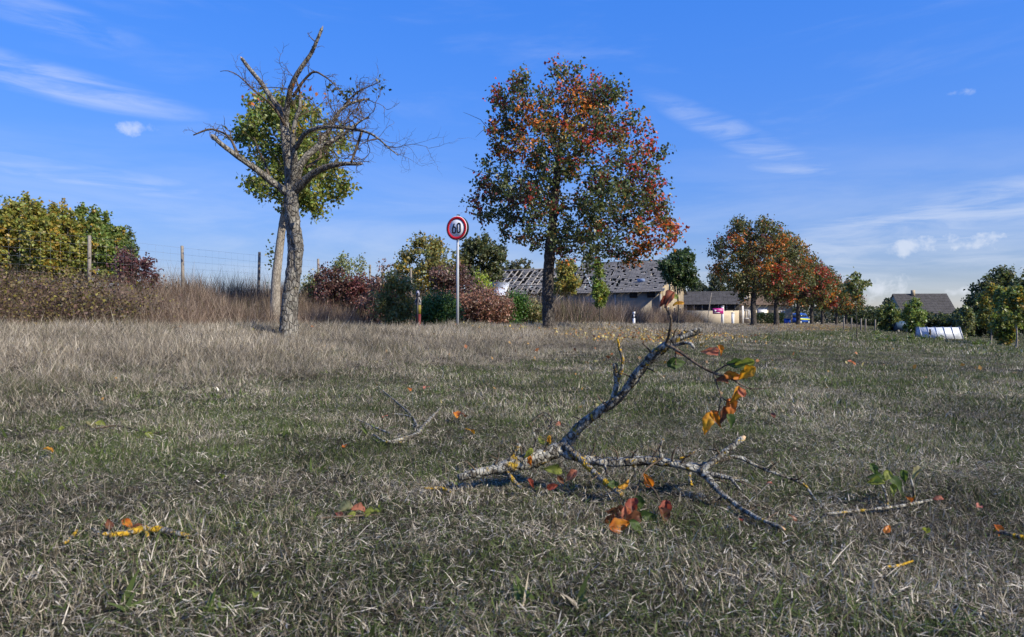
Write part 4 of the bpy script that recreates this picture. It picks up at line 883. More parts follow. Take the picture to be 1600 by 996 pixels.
# ------------------------------------------------------------------ buildings
def frame_at(px, Y, ang, z=None):
    """local frame: x along the wall, y into the building, ang = heading of the wall's normal away from the viewer"""
    x = (px - 800) / F * Y; b = Vector((x, Y, Hs(x, Y) if z is None else z)); return b, ang
def roof_side(root, name, x0, x1, ye, ze, yr, zr, mat, missing, seed, tile=(.42, .36), sag=0.0, miss_fn=None):
    """courses of tiles as separate small slabs, some slipped or gone; one part"""
    r = np.random.default_rng(seed); L = math.hypot(yr - ye, zr - ze); n = int(L / tile[1]); nx = int((x1 - x0) / tile[0]); sy, sz = (yr - ye) / L, (zr - ze) / L; ny, nz = -sz * (1 if yr > ye else 1), sy
    if nz < 0: ny, nz = -ny, -nz
    b = Bag()
    for i in range(n):
        for j in range(nx):
            fx, fl = (j + .5) / nx, (i + .5) / n
            if r.uniform() < (miss_fn(fx, fl) if miss_fn else missing): continue
            xa = x0 + j * (x1 - x0) / nx; xb = xa + (x1 - x0) / nx - .015; la = i * L / n; lb = la + L / n + .06; h0 = .05 + r.uniform(0, .025); h1 = .02; skew = r.normal(0, .012)
            s_ = -sag * math.sin(math.pi * fx)
            V = []
            for (x, l, h) in ((xa, la, h0), (xb, la, h0), (xb + skew, lb, h1), (xa + skew, lb, h1), (xa, la, h0 - .03), (xb, la, h0 - .03)):
                V.append((x, ye + sy * l + ny * h, ze + sz * l + nz * h + s_))
            b.add(np.array(V), None, np.array([(0, 1, 2, 3), (4, 5, 1, 0)]))
    return link(name, b.mesh(name), mat, root, kind='stuff')
def window(root, x, z, wd, h, y, frame=whitepaintM, pane=glassM, bars=True, name='window'):
    m = MB(); t = .07
    m.box((x, y, z + h / 2 - t / 2), (wd, .08, t)); m.box((x, y, z - h / 2 + t / 2), (wd, .08, t)); m.box((x - wd / 2 + t / 2, y, z), (t, .08, h - 2 * t)); m.box((x + wd / 2 - t / 2, y, z), (t, .08, h - 2 * t))
    if bars: m.box((x, y, z), (t * .7, .06, h - 2 * t))
    o = m.build(name, frame, root); g = MB(); g.box((x, y + .05, z), (wd - .02, .02, h - .02)); g.build('pane', pane, o); return o
def build_barn():
    Y = 60.0; x = (1035 - 800) / F * Y; ang = R(27.5)
    # local x runs along the front wall to the LEFT (away), local y runs along the gable, away from the viewer
    b = Vector((x, Y, 0.35)); root = empty('ruined_barn', b, 'long ruined brick barn with holes in its slate roof behind the tall pear tree', 'barn', rz=0.0)
    ex = Vector((-math.cos(ang), math.sin(ang), 0)); ey = Vector((math.sin(ang), math.cos(ang), 0))
    M = Matrix((ex, ey, Vector((0, 0, 1)))).transposed().to_4x4(); root.matrix_world = Matrix.Translation(b) @ M
    ze, zr, D, Lr = 3.15, 6.15, 8.0, 9.2
    def wall(name, mat, *boxes):
        m = MB()
        for c, d in boxes: m.box(c, d)
        return m.build(name, mat, root)
    wall('front_wall', barnwallM, ((Lr / 2, .15, ze / 2 - .4), (Lr, .3, ze + .7))); wall('back_wall', barnwallM, ((Lr / 2 + 4.7, D - .15, ze / 2 - .4), (Lr + 9.4, .3, ze + .7)))
    m = MB(); m.prism([(0.0, -.002, -.7), (0.0, D, -.7), (0.0, D, ze), (0.0, D / 2, zr - .05), (0.0, -.002, ze)], (.3, 0, 0)); m.build('gable_wall', brickM, root)
    for yy, zz in ((2.2, 3.6), (4.2, 3.6), (6.0, 3.6), (1.8, 1.2), (4.0, 1.2), (6.2, 1.2)):
        f = MB(); f.box((-.01, yy, zz), (.10, .8, 1.15)); o = f.build('window', creamM, root); g = MB(); g.box((-.03, yy, zz), (.10, .56, .92)); g.build('pane', glassM, o)
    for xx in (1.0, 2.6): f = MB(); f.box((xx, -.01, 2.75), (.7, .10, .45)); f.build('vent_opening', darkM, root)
    for xx in (.15, 4.3, 6.6): f = MB(); f.box((xx, -.06, 1.2), (.16, .12, 3.2)); f.build('timber', woodgreyM, root)
    f = MB(); f.box((6.4, -.04, 1.5), (2.2, .08, 2.4)); f.build('barn_door', woodgreyM, root)
    roof_side(root, 'slate_roof', -.25, Lr, -.35, ze - .15, D / 2, zr, slateM, 0, 1, (.26, .24), 0.05, lambda fx, fl: .02 + (.75 if mnoise.noise(Vector((fx * 26, fl * 9, 0))) > .33 - .45 * fx else 0) * (1 if .08 < fl < .8 else .25))
    roof_side(root, 'slate_roof', -.25, Lr, D + .35, ze - .15, D / 2, zr, slateM, 0, 2, (.4, .36))
    for i in range(13): xx = .1 + i * .75; m = MB(); m.tube([(xx, -.2, ze - .15), (xx, D / 2, zr - .1)], .06, 4); m.build('rafter', woodgreyM, root)
    m = MB(); m.box((Lr / 2, 3.2, 1.2), (Lr - .8, .1, 4.2)); m.build('shade_backing', darkM, root)  # dark sheet under the roof; its colour holds the shade behind the holes
    m = MB(); m.box((2.2, .98, 4.05), (.7, .02, .5), Euler((math.atan2(3, 4.0), 0, 0)).to_matrix()); m.build('blue_patch', plain('blue_sheet', (.30, .40, .62), None, 4, .5), root)
    # lower, more broken left half
    x0, x1 = Lr + .02, 20.5; ze2, zr2 = 3.2, 5.75
    m = MB(); m.box(((x0 + x1) / 2, .5, ze2 / 2 - .6), (x1 - x0, .3, ze2 + .5)); m.build('left_wall', barnwallM, root)
    m = MB(); m.prism([(x1, .4, -.7), (x1, D, -.7), (x1, D, ze2), (x1, D / 2, zr2 - .1), (x1, .4, ze2)], (-.3, 0, 0)); m.build('left_gable', barnwallM, root)
    for i in range(17):
        xx = x0 + .3 + i * .68; m = MB(); m.tube([(xx, .1, ze2 - .1), (xx + random.uniform(-.1, .1), D / 2, zr2 - .05)], .075, 4); m.build('rafter', woodgreyM, root)
        m = MB(); m.tube([(xx, D - .1, ze2 - .1), (xx, D / 2, zr2 - .05)], .06, 4); m.build('rafter', woodgreyM, root)
    m = MB(); m.tube([(x0, D / 2, zr2 + .02), (x1 + .2, D / 2, zr2 - .02)], .09, 6); m.build('ridge_beam', woodgreyM, root)
    for f in (.3, .62): m = MB(); m.tube([(x0, .1 + f * D / 2, ze2 + f * (zr2 - ze2) + .05), (x1, .1 + f * D / 2, ze2 + f * (zr2 - ze2) + .02)], .05, 4); m.build('batten', woodgreyM, root)
    roof_side(root, 'slate_roof', x0, x1 + .2, .0, ze2 - .12, D / 2, zr2, slateM, 0, 3, (.27, .25), .06, lambda fx, fl: .08 + (.8 if mnoise.noise(Vector((fx * 22, fl * 8, 5))) > .02 else 0) + (.3 if .6 < fl < .95 and .3 < fx < .9 else 0))
    roof_side(root, 'slate_roof', x0, x1 + .2, D, ze2 - .12, D / 2, zr2, slateM, .04, 4, (.4, .34))
    m = MB(); m.box(((x0 + x1) / 2, 4.6, 1.0), (x1 - x0 - .6, .1, 4.0)); m.build('shade_backing', darkM, root)  # second dark sheet, shade of the left half put into its colour
    m = MB(); m.box((x0 + 3.6, .28, 1.55), (.5, .05, .9)); m.build('torn_sheet', plain('turquoise_sheet', (.16, .52, .60), None, 4, .5), root)
    # white sheet roof of the lean-to
    b2 = P(770, 470, 52); z = Hs(b2.x, b2.y); rt = empty('lean_to_shed', Vector((b2.x, 52, z)), 'small lean-to shed with tilted white sheet roof at the left end of the barn', 'shed', rz=R(-20)); k = 52 / F; Z = lambda py: CAMH - (py - HZ) * k - z
    m = MB(); m.prism([(-1.15, 0, Z(463)), (.95, 0, Z(463)), (1.05, .9, Z(441)), (-.35, .9, Z(441))], (0, .03, .04)); o = m.build('sheet_roof', tarpM, rt)
    m = MB(); m.box((-.1, .02, Z(463) / 2 - .1), (1.9, .08, Z(463) + .1)); m.build('front_board', woodgreyM, rt)
    for xx in (-1.0, .9): m = MB(); m.box((xx, .95, Z(443) / 2 - .05), (.09, .09, Z(443))); m.build('post', woodgreyM, rt)
    m = MB(); m.box((0.0, .05, Z(462)), (2.1, .04, .06)); m.build('rail', whitepaintM, rt)
build_barn()
def build_houses():
    ang = R(24); ex = Vector((math.cos(ang), -math.sin(ang), 0)); ey = Vector((math.sin(ang), math.cos(ang), 0)); M = Matrix((ex, ey, Vector((0, 0, 1)))).transposed().to_4x4()
    # low outbuilding
    Y = 92.0; b = Vector(((1066 - 800) / F * Y, Y, .4)); root = empty('outbuilding', b, 'long low outbuilding with dark roof right of the barn', 'building'); root.matrix_world = Matrix.Translation(b) @ Matrix((Vector((math.cos(R(12)), -math.sin(R(12)), 0)), Vector((math.sin(R(12)), math.cos(R(12)), 0)), Vector((0, 0, 1)))).transposed().to_4x4()
    L, D, ze, zr = 7.3, 7.0, 2.75, 4.55
    m = MB(); m.box((L / 2, .15, ze / 2 - .3), (L, .3, ze + .5)); m.build('front_wall', creamM, root); m = MB(); m.box((L / 2, -.02, ze - .45), (L, .06, .75)); m.build('timber_band', darkM, root)
    m = MB(); m.prism([(0, .05, -.5), (0, D, -.5), (0, D, ze), (0, D / 2, zr - .1), (0, .05, ze)], (.25, 0, 0)); m.build('gable_wall', creamM, root); m = MB(); m.prism([(L, .05, -.5), (L, D, -.5), (L, D, ze), (L, D / 2, zr - .1), (L, .05, ze)], (-.25, 0, 0)); m.build('gable_wall', creamM, root)
    roof_side(root, 'roof', -.2, L + .2, -.4, ze - .1, D / 2, zr, darkroofM, 0, 11, (.5, .4)); roof_side(root, 'roof', -.2, L + .2, D + .4, ze - .1, D / 2, zr, darkroofM, 0, 12, (.5, .4))
    for i in range(7): m = MB(); m.box((.5 + i * 1.05, -.06, ze - .45), (.09, .06, .75)); m.build('stud', woodgreyM, root)
    # farmhouse
    Y = 98.0; b = Vector(((1146 - 800) / F * Y, Y, .4)); root = empty('farmhouse', b, 'cream farmhouse with white windows behind the nearest far pear trees', 'house'); root.matrix_world = Matrix.Translation(b) @ Matrix((Vector((math.cos(R(8)), -math.sin(R(8)), 0)), Vector((math.sin(R(8)), math.cos(R(8)), 0)), Vector((0, 0, 1)))).transposed().to_4x4()
    L, D, ze, zr = 8.1, 7.0, 2.9, 5.3
    m = MB(); m.box((2.4, .15, ze / 2 - .3), (4.8, .3, ze + .5)); m.build('front_wall', creamM, root); m = MB(); m.box((6.45, .15, ze / 2 - .3), (3.3, .3, ze + .5)); m.build('brick_wall', brickM, root)
    for xx, s in ((0, .25), (L, -.25)): m = MB(); m.prism([(xx, .0, -.5), (xx, D, -.5), (xx, D, ze), (xx, D / 2, zr - .1), (xx, .0, ze)], (s, 0, 0)); m.build('gable_wall', creamM, root)
    brownroof = plain('brown_roof', (.17, .12, .085), (.12, .085, .06), 2, .85, bump=.01)
    roof_side(root, 'roof', -.2, L + .2, -.5, ze - .15, D / 2, zr, brownroof, 0, 13, (.45, .4)); roof_side(root, 'roof', -.2, L + .2, D + .5, ze - .15, D / 2, zr, brownroof, 0, 14, (.45, .4))
    window(root, 1.75, 1.45, .75, 1.25, -.03); window(root, 2.6, 1.45, .75, 1.25, -.03)
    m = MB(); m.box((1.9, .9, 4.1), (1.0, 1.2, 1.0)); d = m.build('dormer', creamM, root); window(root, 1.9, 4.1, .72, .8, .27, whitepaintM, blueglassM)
    m = MB(); m.box((4.0, -.04, 1.5), (1.25, .06, 1.5)); pr = m.build('white_porch', whitepaintM, root); m = MB(); m.box((4.0, -.08, 1.45), (.45, .06, .6)); m.build('pane', glassM, pr)
    window(root, 6.6, 1.5, .8, .9, -.03); m = MB(); m.box((L / 2, D / 2, zr + .3), (.5, .5, 1.0)); m.build('chimney', brickM, root)
    m = MB(); m.tube([(.9, -2.0, -.3), (.9, -2.0, 2.6)], .12, 8); m.build('downpipe', whitepaintM, root)
    # house with dark tiled roof on the right
    Y = 125.0; b = Vector(((1410 - 800) / F * Y, Y, -1.2)); root = empty('small_house', b, 'small house with dark tiled roof and chimney among trees on the right', 'house'); root.matrix_world = Matrix.Translation(b) @ Matrix((Vector((math.cos(R(6)), -math.sin(R(6)), 0)), Vector((math.sin(R(6)), math.cos(R(6)), 0)), Vector((0, 0, 1)))).transposed().to_4x4()
    L, D, ze, zr = 9.2, 7.0, 3.6, 7.25
    m = MB(); m.box((L / 2, .15, ze / 2 - .4), (L, .3, ze + .8)); m.build('front_wall', barnwallM, root)
    for xx, s in ((0, .25), (L, -.25)): m = MB(); m.prism([(xx, .0, -.5), (xx, D, -.5), (xx, D, ze), (xx, D / 2, zr - .1), (xx, .0, ze)], (s, 0, 0)); m.build('gable_wall', brickM, root)
    roof_side(root, 'roof', -.2, L + .2, -.4, ze - .1, D / 2, zr, darkroofM, 0, 15, (.5, .42)); roof_side(root, 'roof', -.2, L + .2, D + .4, ze - .1, D / 2, zr, darkroofM, 0, 16, (.5, .42))
    m = MB(); m.box((3.3, D / 2 - .3, zr + .15), (.55, .55, 1.1)); c = m.build('chimney', brickM, root); window(root, 2.2, 1.9, 1.0, 1.2, -.03); window(root, 6.4, 1.9, 1.0, 1.2, -.03)
build_houses()
def build_roadside():
    # magenta board between white gate pillars
    Y = 72.0
    for i, (px, top, lab) in enumerate(((1129, 478, 'white gate pillar holding the magenta board'), (1145, 488, 'shorter white gate pillar right of the magenta board'))):
        x = (px - 800) / F * Y; z = Hs(x, Y); t = CAMH - (top - HZ) * Y / F - z; root = empty('gate_pillar', Vector((x, Y, z)), lab, 'pillar', 'white gate pillars', R(-10))
        m = MB(); m.box((0, 0, t / 2 - .15), (.26, .26, t + .1)); m.build('shaft', whitepaintM, root); m = MB(); m.box((0, 0, t - .06), (.33, .33, .07)); m.build('cap', steelM, root)
    x = (1121 - 800) / F * Y; zc = CAMH - (486.5 - HZ) * Y / F; root = empty('magenta_board', Vector((x, Y - .25, zc)), 'magenta notice board with white heart on a gate pillar', 'sign board', rz=R(-8)); W_, H_ = 1.1, .6
    m = MB(); m.box((0, 0, 0), (W_, .04, H_)); m.build('board', magentaM, root)
    t = np.linspace(0, 2 * np.pi, 30, endpoint=False); hp = [(-.30 + .0075 * 16 * math.sin(a) ** 3, -.024, .05 + .0075 * (13 * math.cos(a) - 5 * math.cos(2 * a) - 2 * math.cos(3 * a) - math.cos(4 * a))) for a in t]; m = MB(); m.prism(hp, (0, .003, 0)); m.build('heart_mark', whitepaintM, root)
    for zz, x0, x1 in ((.10, -.1, .45), (-.17, -.42, .18)): m = MB(); m.box(((x0 + x1) / 2, -.023, zz), (x1 - x0, .004, .06)); m.build('pale_line', whitepaintM, root)
    # blue car with yellow stripe on the road
    Y = 108.0; x = (1249 - 800) / F * Y; root = empty('blue_car', Vector((x, Y, .385)), 'blue car with a bright yellow side stripe parked beyond the tree row', 'car'); root.matrix_world = Matrix.Translation((x, Y, .385)) @ Matrix.Rotation(R(-60 + 90 + 12), 4, 'Z')
    prof = [(-2.1, .35), (-2.12, .85), (-1.95, 1.05), (-1.62, 1.62), (-1.2, 1.72), (.35, 1.70), (1.05, 1.10), (2.0, .92), (2.15, .6), (2.12, .32)]
    m = MB(); m.prism([(a, -.88, c) for a, c in prof], (0, 1.76, 0)); m.build('body', bluecarM, root)
    for s in (-1, 1):
        m = MB(); m.prism([(a, s * .885, c) for a, c in ((-1.75, 1.12), (-1.5, 1.55), (.25, 1.58), (.8, 1.14))], (0, s * .012, 0)); m.build('side_window', glassM, root); m = MB(); m.prism([(a, s * .886, c) for a, c in ((-2.05, .72), (-2.05, .98), (1.9, .88), (2.1, .68))], (0, s * .014, 0)); m.build('yellow_stripe', yellowcarM, root)
        for xx in (-1.35, 1.35):
            V, Qd, T = tube_arrays(np.array([(xx, s * .72, .32), (xx, s * .92, .32)]), np.array([.32, .32]), 20); wv = link('wheel', mesh_np('wheel', V, T, Qd), tyreM, root); V, Qd, T = tube_arrays(np.array([(xx, s * .90, .32), (xx, s * .935, .32)]), np.array([.2, .19]), 14); link('rim', mesh_np('rim', V, T, Qd), steelM, wv)
    m = MB(); m.prism([(-1.99, -.7, 1.1), (-1.68, -.7, 1.58), (-1.68, .7, 1.58), (-1.99, .7, 1.1)], (-.03, 0, .02)); m.build('rear_window', glassM, root); m = MB(); m.prism([(1.02, -.75, 1.15), (.42, -.75, 1.66), (.42, .75, 1.66), (1.02, .75, 1.15)], (.03, 0, .03)); m.build('windscreen', glassM, root)
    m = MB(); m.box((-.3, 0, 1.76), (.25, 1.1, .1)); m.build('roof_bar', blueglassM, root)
    Y = 84.0; x = (1230 - 800) / F * Y; z = Hs(x, Y); root = empty('blue_bin', Vector((x, Y, z)), 'small blue bin standing left of the blue car', 'bin'); m = MB(); m.prism([(-.26, -.26, -.05), (.26, -.26, -.05), (.31, -.31, .72), (-.31, -.31, .72)], (0, .56, 0)); m.build('bin_body', bluecarM, root); m = MB(); m.box((0, -.03, .75), (.68, .66, .06)); m.build('lid', bluecarM, root)
    # leaning pale pole by the outbuilding
    Y = 70.0; x = (1107 - 800) / F * Y; z = Hs(x, Y); root = empty('bare_sapling', Vector((x, Y, z)), 'pale bare leaning stem in front of the low outbuilding', 'sapling'); m = MB(); m.tube([(0, 0, -.2), (-.03, 0, 1.0), (.12, 0, 2.2), (.35, 0, 3.3)], [.07, .06, .045, .02], 7); m.build('stem', palebarkM, root)
    # cold frame and tank on the lawn's far side
    g = G(1470, 530); k = g.y / F; L = 60 * k; hh = 18 * k; root = empty('cold_frame', g, 'long white plastic covered cold frame on the lawn at right', 'cold frame', rz=R(-6))
    m = MB(); m.prism([(-L / 2, -.25, .02), (-L / 2, .75, .02), (-L / 2, .6, hh), (-L / 2, .2, hh)], (L, 0, 0)); m.build('cover', tarpM, root)
    for i in range(6): xx = -L / 2 + L * i / 5; m = MB(); m.tube([(xx, -.28, 0), (xx, .17, hh + .02), (xx, .62, hh + .02), (xx, .78, 0)], .025, 6); m.build('hoop', steelM, root)
    m = MB(); m.box((-L / 2 + .55, -.12, hh * .5), (.12, .03, hh * .7)); m.build('vent_slot', darkM, root)
    g = G(1408, 520); k = g.y / F; root = empty('blue_tank', g, 'dark blue lying tank left of the white board', 'tank', rz=R(-5)); L, rr = 22 * k, 8 * k
    V, Qd, T = tube_arrays(np.array([(-L / 2, 0, rr + .1), (-L / 2 + .08, 0, rr + .1), (L / 2 - .08, 0, rr + .1), (L / 2, 0, rr + .1)]), np.array([rr * .85, rr, rr, rr * .85]), 20); link('drum', mesh_np('drum', V, T, Qd), bluetankM, root)
    for s in (-1, 1): m = MB(); m.box((s * L * .3, 0, .1), (.12, rr * 1.6, .3)); m.build('cradle', woodgreyM, root)
    g = G(1423, 521); k = g.y / F; root = empty('white_board', g, 'pale board leaning beside the blue tank', 'board', rz=R(-4)); m = MB(); m.box((0, .1, 8.5 * k), (13 * k, .05, 17 * k), Euler((R(-8), 0, 0)).to_matrix()); m.build('panel', whitepaintM, root); m = MB(); m.box((-6.8 * k, .05, 8 * k), (.08, .08, 17 * k)); m.build('post', woodgreyM, root)
    # field-edge posts at the end of the row
    for i, (px, by) in enumerate(((1318, 516), (1330, 517), (1345, 518), (1352, 519), (1367, 519))):
        g = G(px, by); root = tag(link('field_post', None, None), ('grey field post under the golden tree', 'second field post right of the golden tree', 'third field post beside the dark hedge', 'short field post in the dark hedge', 'last field post before the green tree')[i], 'post', 'posts along the far field edge') if False else None
        V, Qd, T = tube_arrays(np.array([(0, 0, -.2), (.02, 0, .5), (.03, 0, .95), (.03, 0, .97)]), np.array([.06, .055, .05, .035]), 8, .08, 8); o = link('field_post', mesh_np('field_post', V, T, Qd), postM, loc=g)
        tag(o, ('grey field post under the golden tree', 'second field post right of the golden tree', 'third field post beside the dark hedge', 'short field post in the dark hedge', 'last field post before the green tree')[i], 'post', 'posts along the far field edge')
build_roadside()

# ------------------------------------------------------------------ the fallen branch in the foreground
def big_leaf_mesh(name, length, width, curl, fold, c1, c2, seed):
    r = np.random.default_rng(seed); nu, nv = 13, 9; V = []; C = []; Q = []
    for i in range(nu):
        t = i / (nu - 1); hw = width / 2 * (math.sin(math.pi * t ** 0.8) ** 0.9 if 0 < t < 1 else 0.02) * (1 - .12 * t) * (1 + .10 * math.sin(17 * t + seed * 1.7))
        for j in range(nv):
            s = j / (nv - 1) * 2 - 1; x = s * hw * (1 + .05 * math.sin(9 * t + seed)); y = length * t; z = fold * abs(s) * hw - curl * length * t * t + .16 * width * math.sin(6 * t + 2.5 * s + seed) * abs(s) + .05 * width * math.sin(15 * t + 4 * s + 2 * seed)
            V.append((x, y, z)); f = np.clip(.5 + .8 * mnoise.noise(Vector((x / length * 3 + seed, t * 3, 0))) + .3 * (abs(s) - .4), 0, 1); c = np.array(c1) * (1 - f) + np.array(c2) * f; sp_ = mnoise.noise(Vector((x / length * 9, t * 9, seed * 2.3))); c = c * (.45 if sp_ > .34 else 1.0) * (1 - .35 * max(0, abs(s) - .75) / .25); C.append(c * (.68 if abs(s) < .12 else 1.0))
    for i in range(nu - 1):
        for j in range(nv - 1): a = i * nv + j; Q.append((a, a + 1, a + nv + 1, a + nv))
    return mesh_np(name, np.array(V), None, np.array(Q), np.array(C), True)
LC = {'orange': ((.68, .27, .02), (.56, .13, .02)), 'gold': ((.74, .42, .03), (.66, .25, .02)), 'red': ((.42, .09, .04), (.24, .045, .03)), 'green': ((.10, .16, .03), (.06, .10, .025)), 'lime': ((.34, .36, .06), (.20, .24, .05)), 'brown': ((.26, .10, .04), (.15, .055, .03)), 'pink': ((.62, .26, .16), (.48, .14, .08)), 'pale': ((.42, .40, .20), (.30, .26, .12))}
def near_leaf(parent, o, pos, length, col, seed, face=None, wid=.66, lab=None):
    """one leaf; face = direction its upper side looks, default towards the viewer"""
    r = random.Random(seed); a, b = LC[col]; me = big_leaf_mesh('leaf', length, length * wid * r.uniform(.75, 1.0), r.uniform(.1, .75), r.uniform(.3, 1.3), a, b, seed)
    n = Vector(face or (r.uniform(-.6, .6), -1, r.uniform(-.2, .9))).normalized(); t = Vector((r.uniform(-1, 1), r.uniform(-.4, .4), r.uniform(-1, .4))); t = (t - n * t.dot(n)).normalized(); x = t.cross(n)
    ob = link('leaf', me, nearleafM, parent); M = Matrix((x, t, n)).transposed().to_4x4(); ob.matrix_local = Matrix.Translation(Vector(pos) - o - t * length * .5) @ M
    if lab: ob['label'] = lab
    return ob
def stick(parent, o, rows, mat, name='branch', sides=14, rough=.24, freq=48, step=.012):
    """rows (px, py, distance, radius in px)"""
    rows = [(x, y, above(x, y, Y, r), r) for x, y, Y, r in rows]; pts = [(*(P(x, y, Y) - o), r * Y / F * .72) for x, y, Y, r in rows]; q = spline(pts, step); q[:, 3] *= 1 + .16 * np.array([mnoise.noise(Vector(v * 22)) for v in q[:, :3]]); V, Q, T = tube_arrays(q[:, :3], q[:, 3], sides, rough, freq, 2.0)
    return link(name, mesh_np(name, V, T, Q, smooth=True), mat, parent)
def above(px, py, Y, r=4):
    """bring a point forward until it rests on the turf instead of below it"""
    for _ in range(60):
        p = P(px, py, Y)
        if p.z >= Hs(p.x, p.y) + .012 + .6 * r * Y / F: break
        Y *= .992
    return Y
def build_fallen():
    o = P(830, 745, 2.55); o.z = Hs(o.x, o.y); root = empty('fallen_branch', o, 'large lichen covered broken branch with orange leaves lying on the lawn', 'branch')
    B = lambda rows, mat=limbM, **k: stick(root, o, rows, mat, **k)
    B([(716, 747, 2.52, 6), (730, 743, 2.52, 10), (760, 736, 2.53, 11), (795, 728, 2.54, 14), (830, 718, 2.56, 17), (860, 708, 2.57, 15), (884, 694, 2.58, 13), (905, 668, 2.56, 11), (938, 642, 2.52, 10.5), (965, 624, 2.49, 10), (985, 600, 2.46, 10.5), (1010, 567, 2.42, 10.5), (1040, 541, 2.38, 9), (1065, 527, 2.36, 8), (1086, 519, 2.35, 7.5), (1097, 515, 2.34, 5)])
    B([(870, 704, 2.57, 9), (900, 714, 2.54, 9), (950, 722, 2.50, 9.5), (1000, 720, 2.48, 10), (1040, 722, 2.46, 9.5), (1075, 730, 2.44, 9), (1098, 739, 2.42, 8.5), (1122, 766, 2.33, 6.5), (1150, 789, 2.26, 5.5), (1186, 811, 2.20, 5), (1222, 825, 2.17, 4)])
    B([(1092, 738, 2.42, 7), (1112, 722, 2.42, 7), (1138, 702, 2.42, 6.5), (1160, 685, 2.42, 6)])
    e = B([(1158, 687, 2.42, 5.6), (1161, 684.5, 2.42, 5.2), (1164, 682, 2.42, 2.5)], woodM, name='cut_end', sides=10); e = B([(1219, 824, 2.17, 3.8), (1223, 826, 2.17, 3.4), (1226, 827, 2.17, 1.5)], woodM, name='cut_end', sides=10)
    B([(1095, 738, 2.42, 6), (1130, 745, 2.38, 5), (1150, 750, 2.36, 4), (1168, 752, 2.34, 3)]); B([(1140, 746, 2.37, 4), (1148, 756, 2.34, 3.2), (1157, 766, 2.32, 2)])
    B([(1070, 726, 2.45, 5), (1110, 724, 2.48, 4.5), (1150, 714, 2.50, 4), (1182, 728, 2.47, 3.5), (1215, 741, 2.44, 3.2), (1254, 756, 2.41, 2.8), (1266, 770, 2.38, 2.4), (1276, 784, 2.35, 1.6)], name='branch', sides=8)
    B([(884, 696, 2.56, 9), (905, 716, 2.5, 8), (930, 740, 2.42, 7), (950, 757, 2.36, 6.5), (972, 773, 2.30, 5)], yellowM)
    B([(957, 627, 2.5, 6), (963, 600, 2.5, 5), (962, 580, 2.5, 5.5), (961, 568, 2.5, 5)]); B([(964, 596, 2.5, 4.5), (971, 578, 2.49, 4), (973, 560, 2.48, 4.2), (968, 545, 2.48, 3.2), (965, 530, 2.47, 2)], yellowM, sides=8)
    B([(1034, 718, 2.46, 4.5), (1031, 702, 2.46, 3.6), (1036, 686, 2.45, 2.2)], yellowM, sides=8); B([(796, 722, 2.54, 5), (803, 708, 2.54, 4.5), (811, 694, 2.53, 4)], sides=8); B([(793, 738, 2.52, 5), (803, 752, 2.48, 4.5), (816, 763, 2.44, 3)], yellowM, sides=8)
    B([(832, 708, 2.55, 3), (837, 690, 2.55, 2.5), (834, 676, 2.55, 2)], sides=7); B([(1078, 738, 2.42, 4), (1077, 750, 2.40, 3.5), (1082, 760, 2.38, 2.5)], yellowM, sides=8)
    B([(1040, 541, 2.38, 5), (1075, 536, 2.33, 4), (1085, 545, 2.30, 2)], sides=7); B([(1060, 528, 2.36, 5), (1070, 517, 2.35, 4), (1072, 512, 2.35, 3)], sides=7)
    B([(945, 724, 2.49, 3), (947, 738, 2.46, 2.4), (951, 745, 2.44, 1.8)], sides=6); B([(992, 726, 2.48, 3), (992, 738, 2.46, 2)], sides=6); B([(1060, 716, 2.46, 3), (1075, 712, 2.46, 3), (1086, 703, 2.45, 2)], yellowM, sides=6)
    tw = lambda rows: stick(root, o, rows, twigM, 'twig', 6, .08, 60, .015)
    tw([(1040, 541, 2.38, 4), (1047, 515, 2.33, 3.4), (1048, 496, 2.31, 3), (1041, 481, 2.30, 2.6), (1044, 468, 2.29, 2)]); tw([(1040, 538, 2.37, 4), (1062, 550, 2.3, 3.2), (1090, 570, 2.24, 2.8), (1115, 583, 2.20, 2.6), (1142, 592, 2.17, 2.0), (1170, 607, 2.14, 1.6), (1203, 606, 2.12, .8)])
    tw([(1115, 583, 2.2, 2), (1132, 572, 2.18, 1.8), (1152, 567, 2.16, 1.4)]); tw([(1115, 583, 2.2, 2), (1121, 605, 2.18, 1.8), (1126, 620, 2.17, 1.6), (1122, 645, 2.16, 1.4)]); tw([(1126, 620, 2.17, 1.3), (1140, 628, 2.15, 1.1), (1150, 612, 2.14, .8)])
    tw([(1032, 717, 2.44, 2), (1008, 735, 2.38, 2), (998, 755, 2.34, 1.8), (990, 780, 2.30, 1.6)]); tw([(1000, 752, 2.34, 1.6), (1022, 765, 2.30, 1.4), (1032, 788, 2.26, 1.2)]); tw([(1150, 750, 2.36, 2), (1165, 757, 2.33, 1.6), (1180, 764, 2.31, 1.2), (1182, 780, 2.29, .8)]); tw([(1168, 607, 2.14, 1), (1178, 612, 2.13, .8), (1182, 618, 2.13, .6)])
    tw([(855, 672, 2.62, 1.6), (862, 655, 2.7, 1.3), (848, 645, 2.75, 1), (820, 665, 2.8, .8)]); tw([(1055, 552, 2.33, 1.6), (1056, 570, 2.31, 1.2)])
    rs = random.Random(9)          # fine side shoots along the limbs
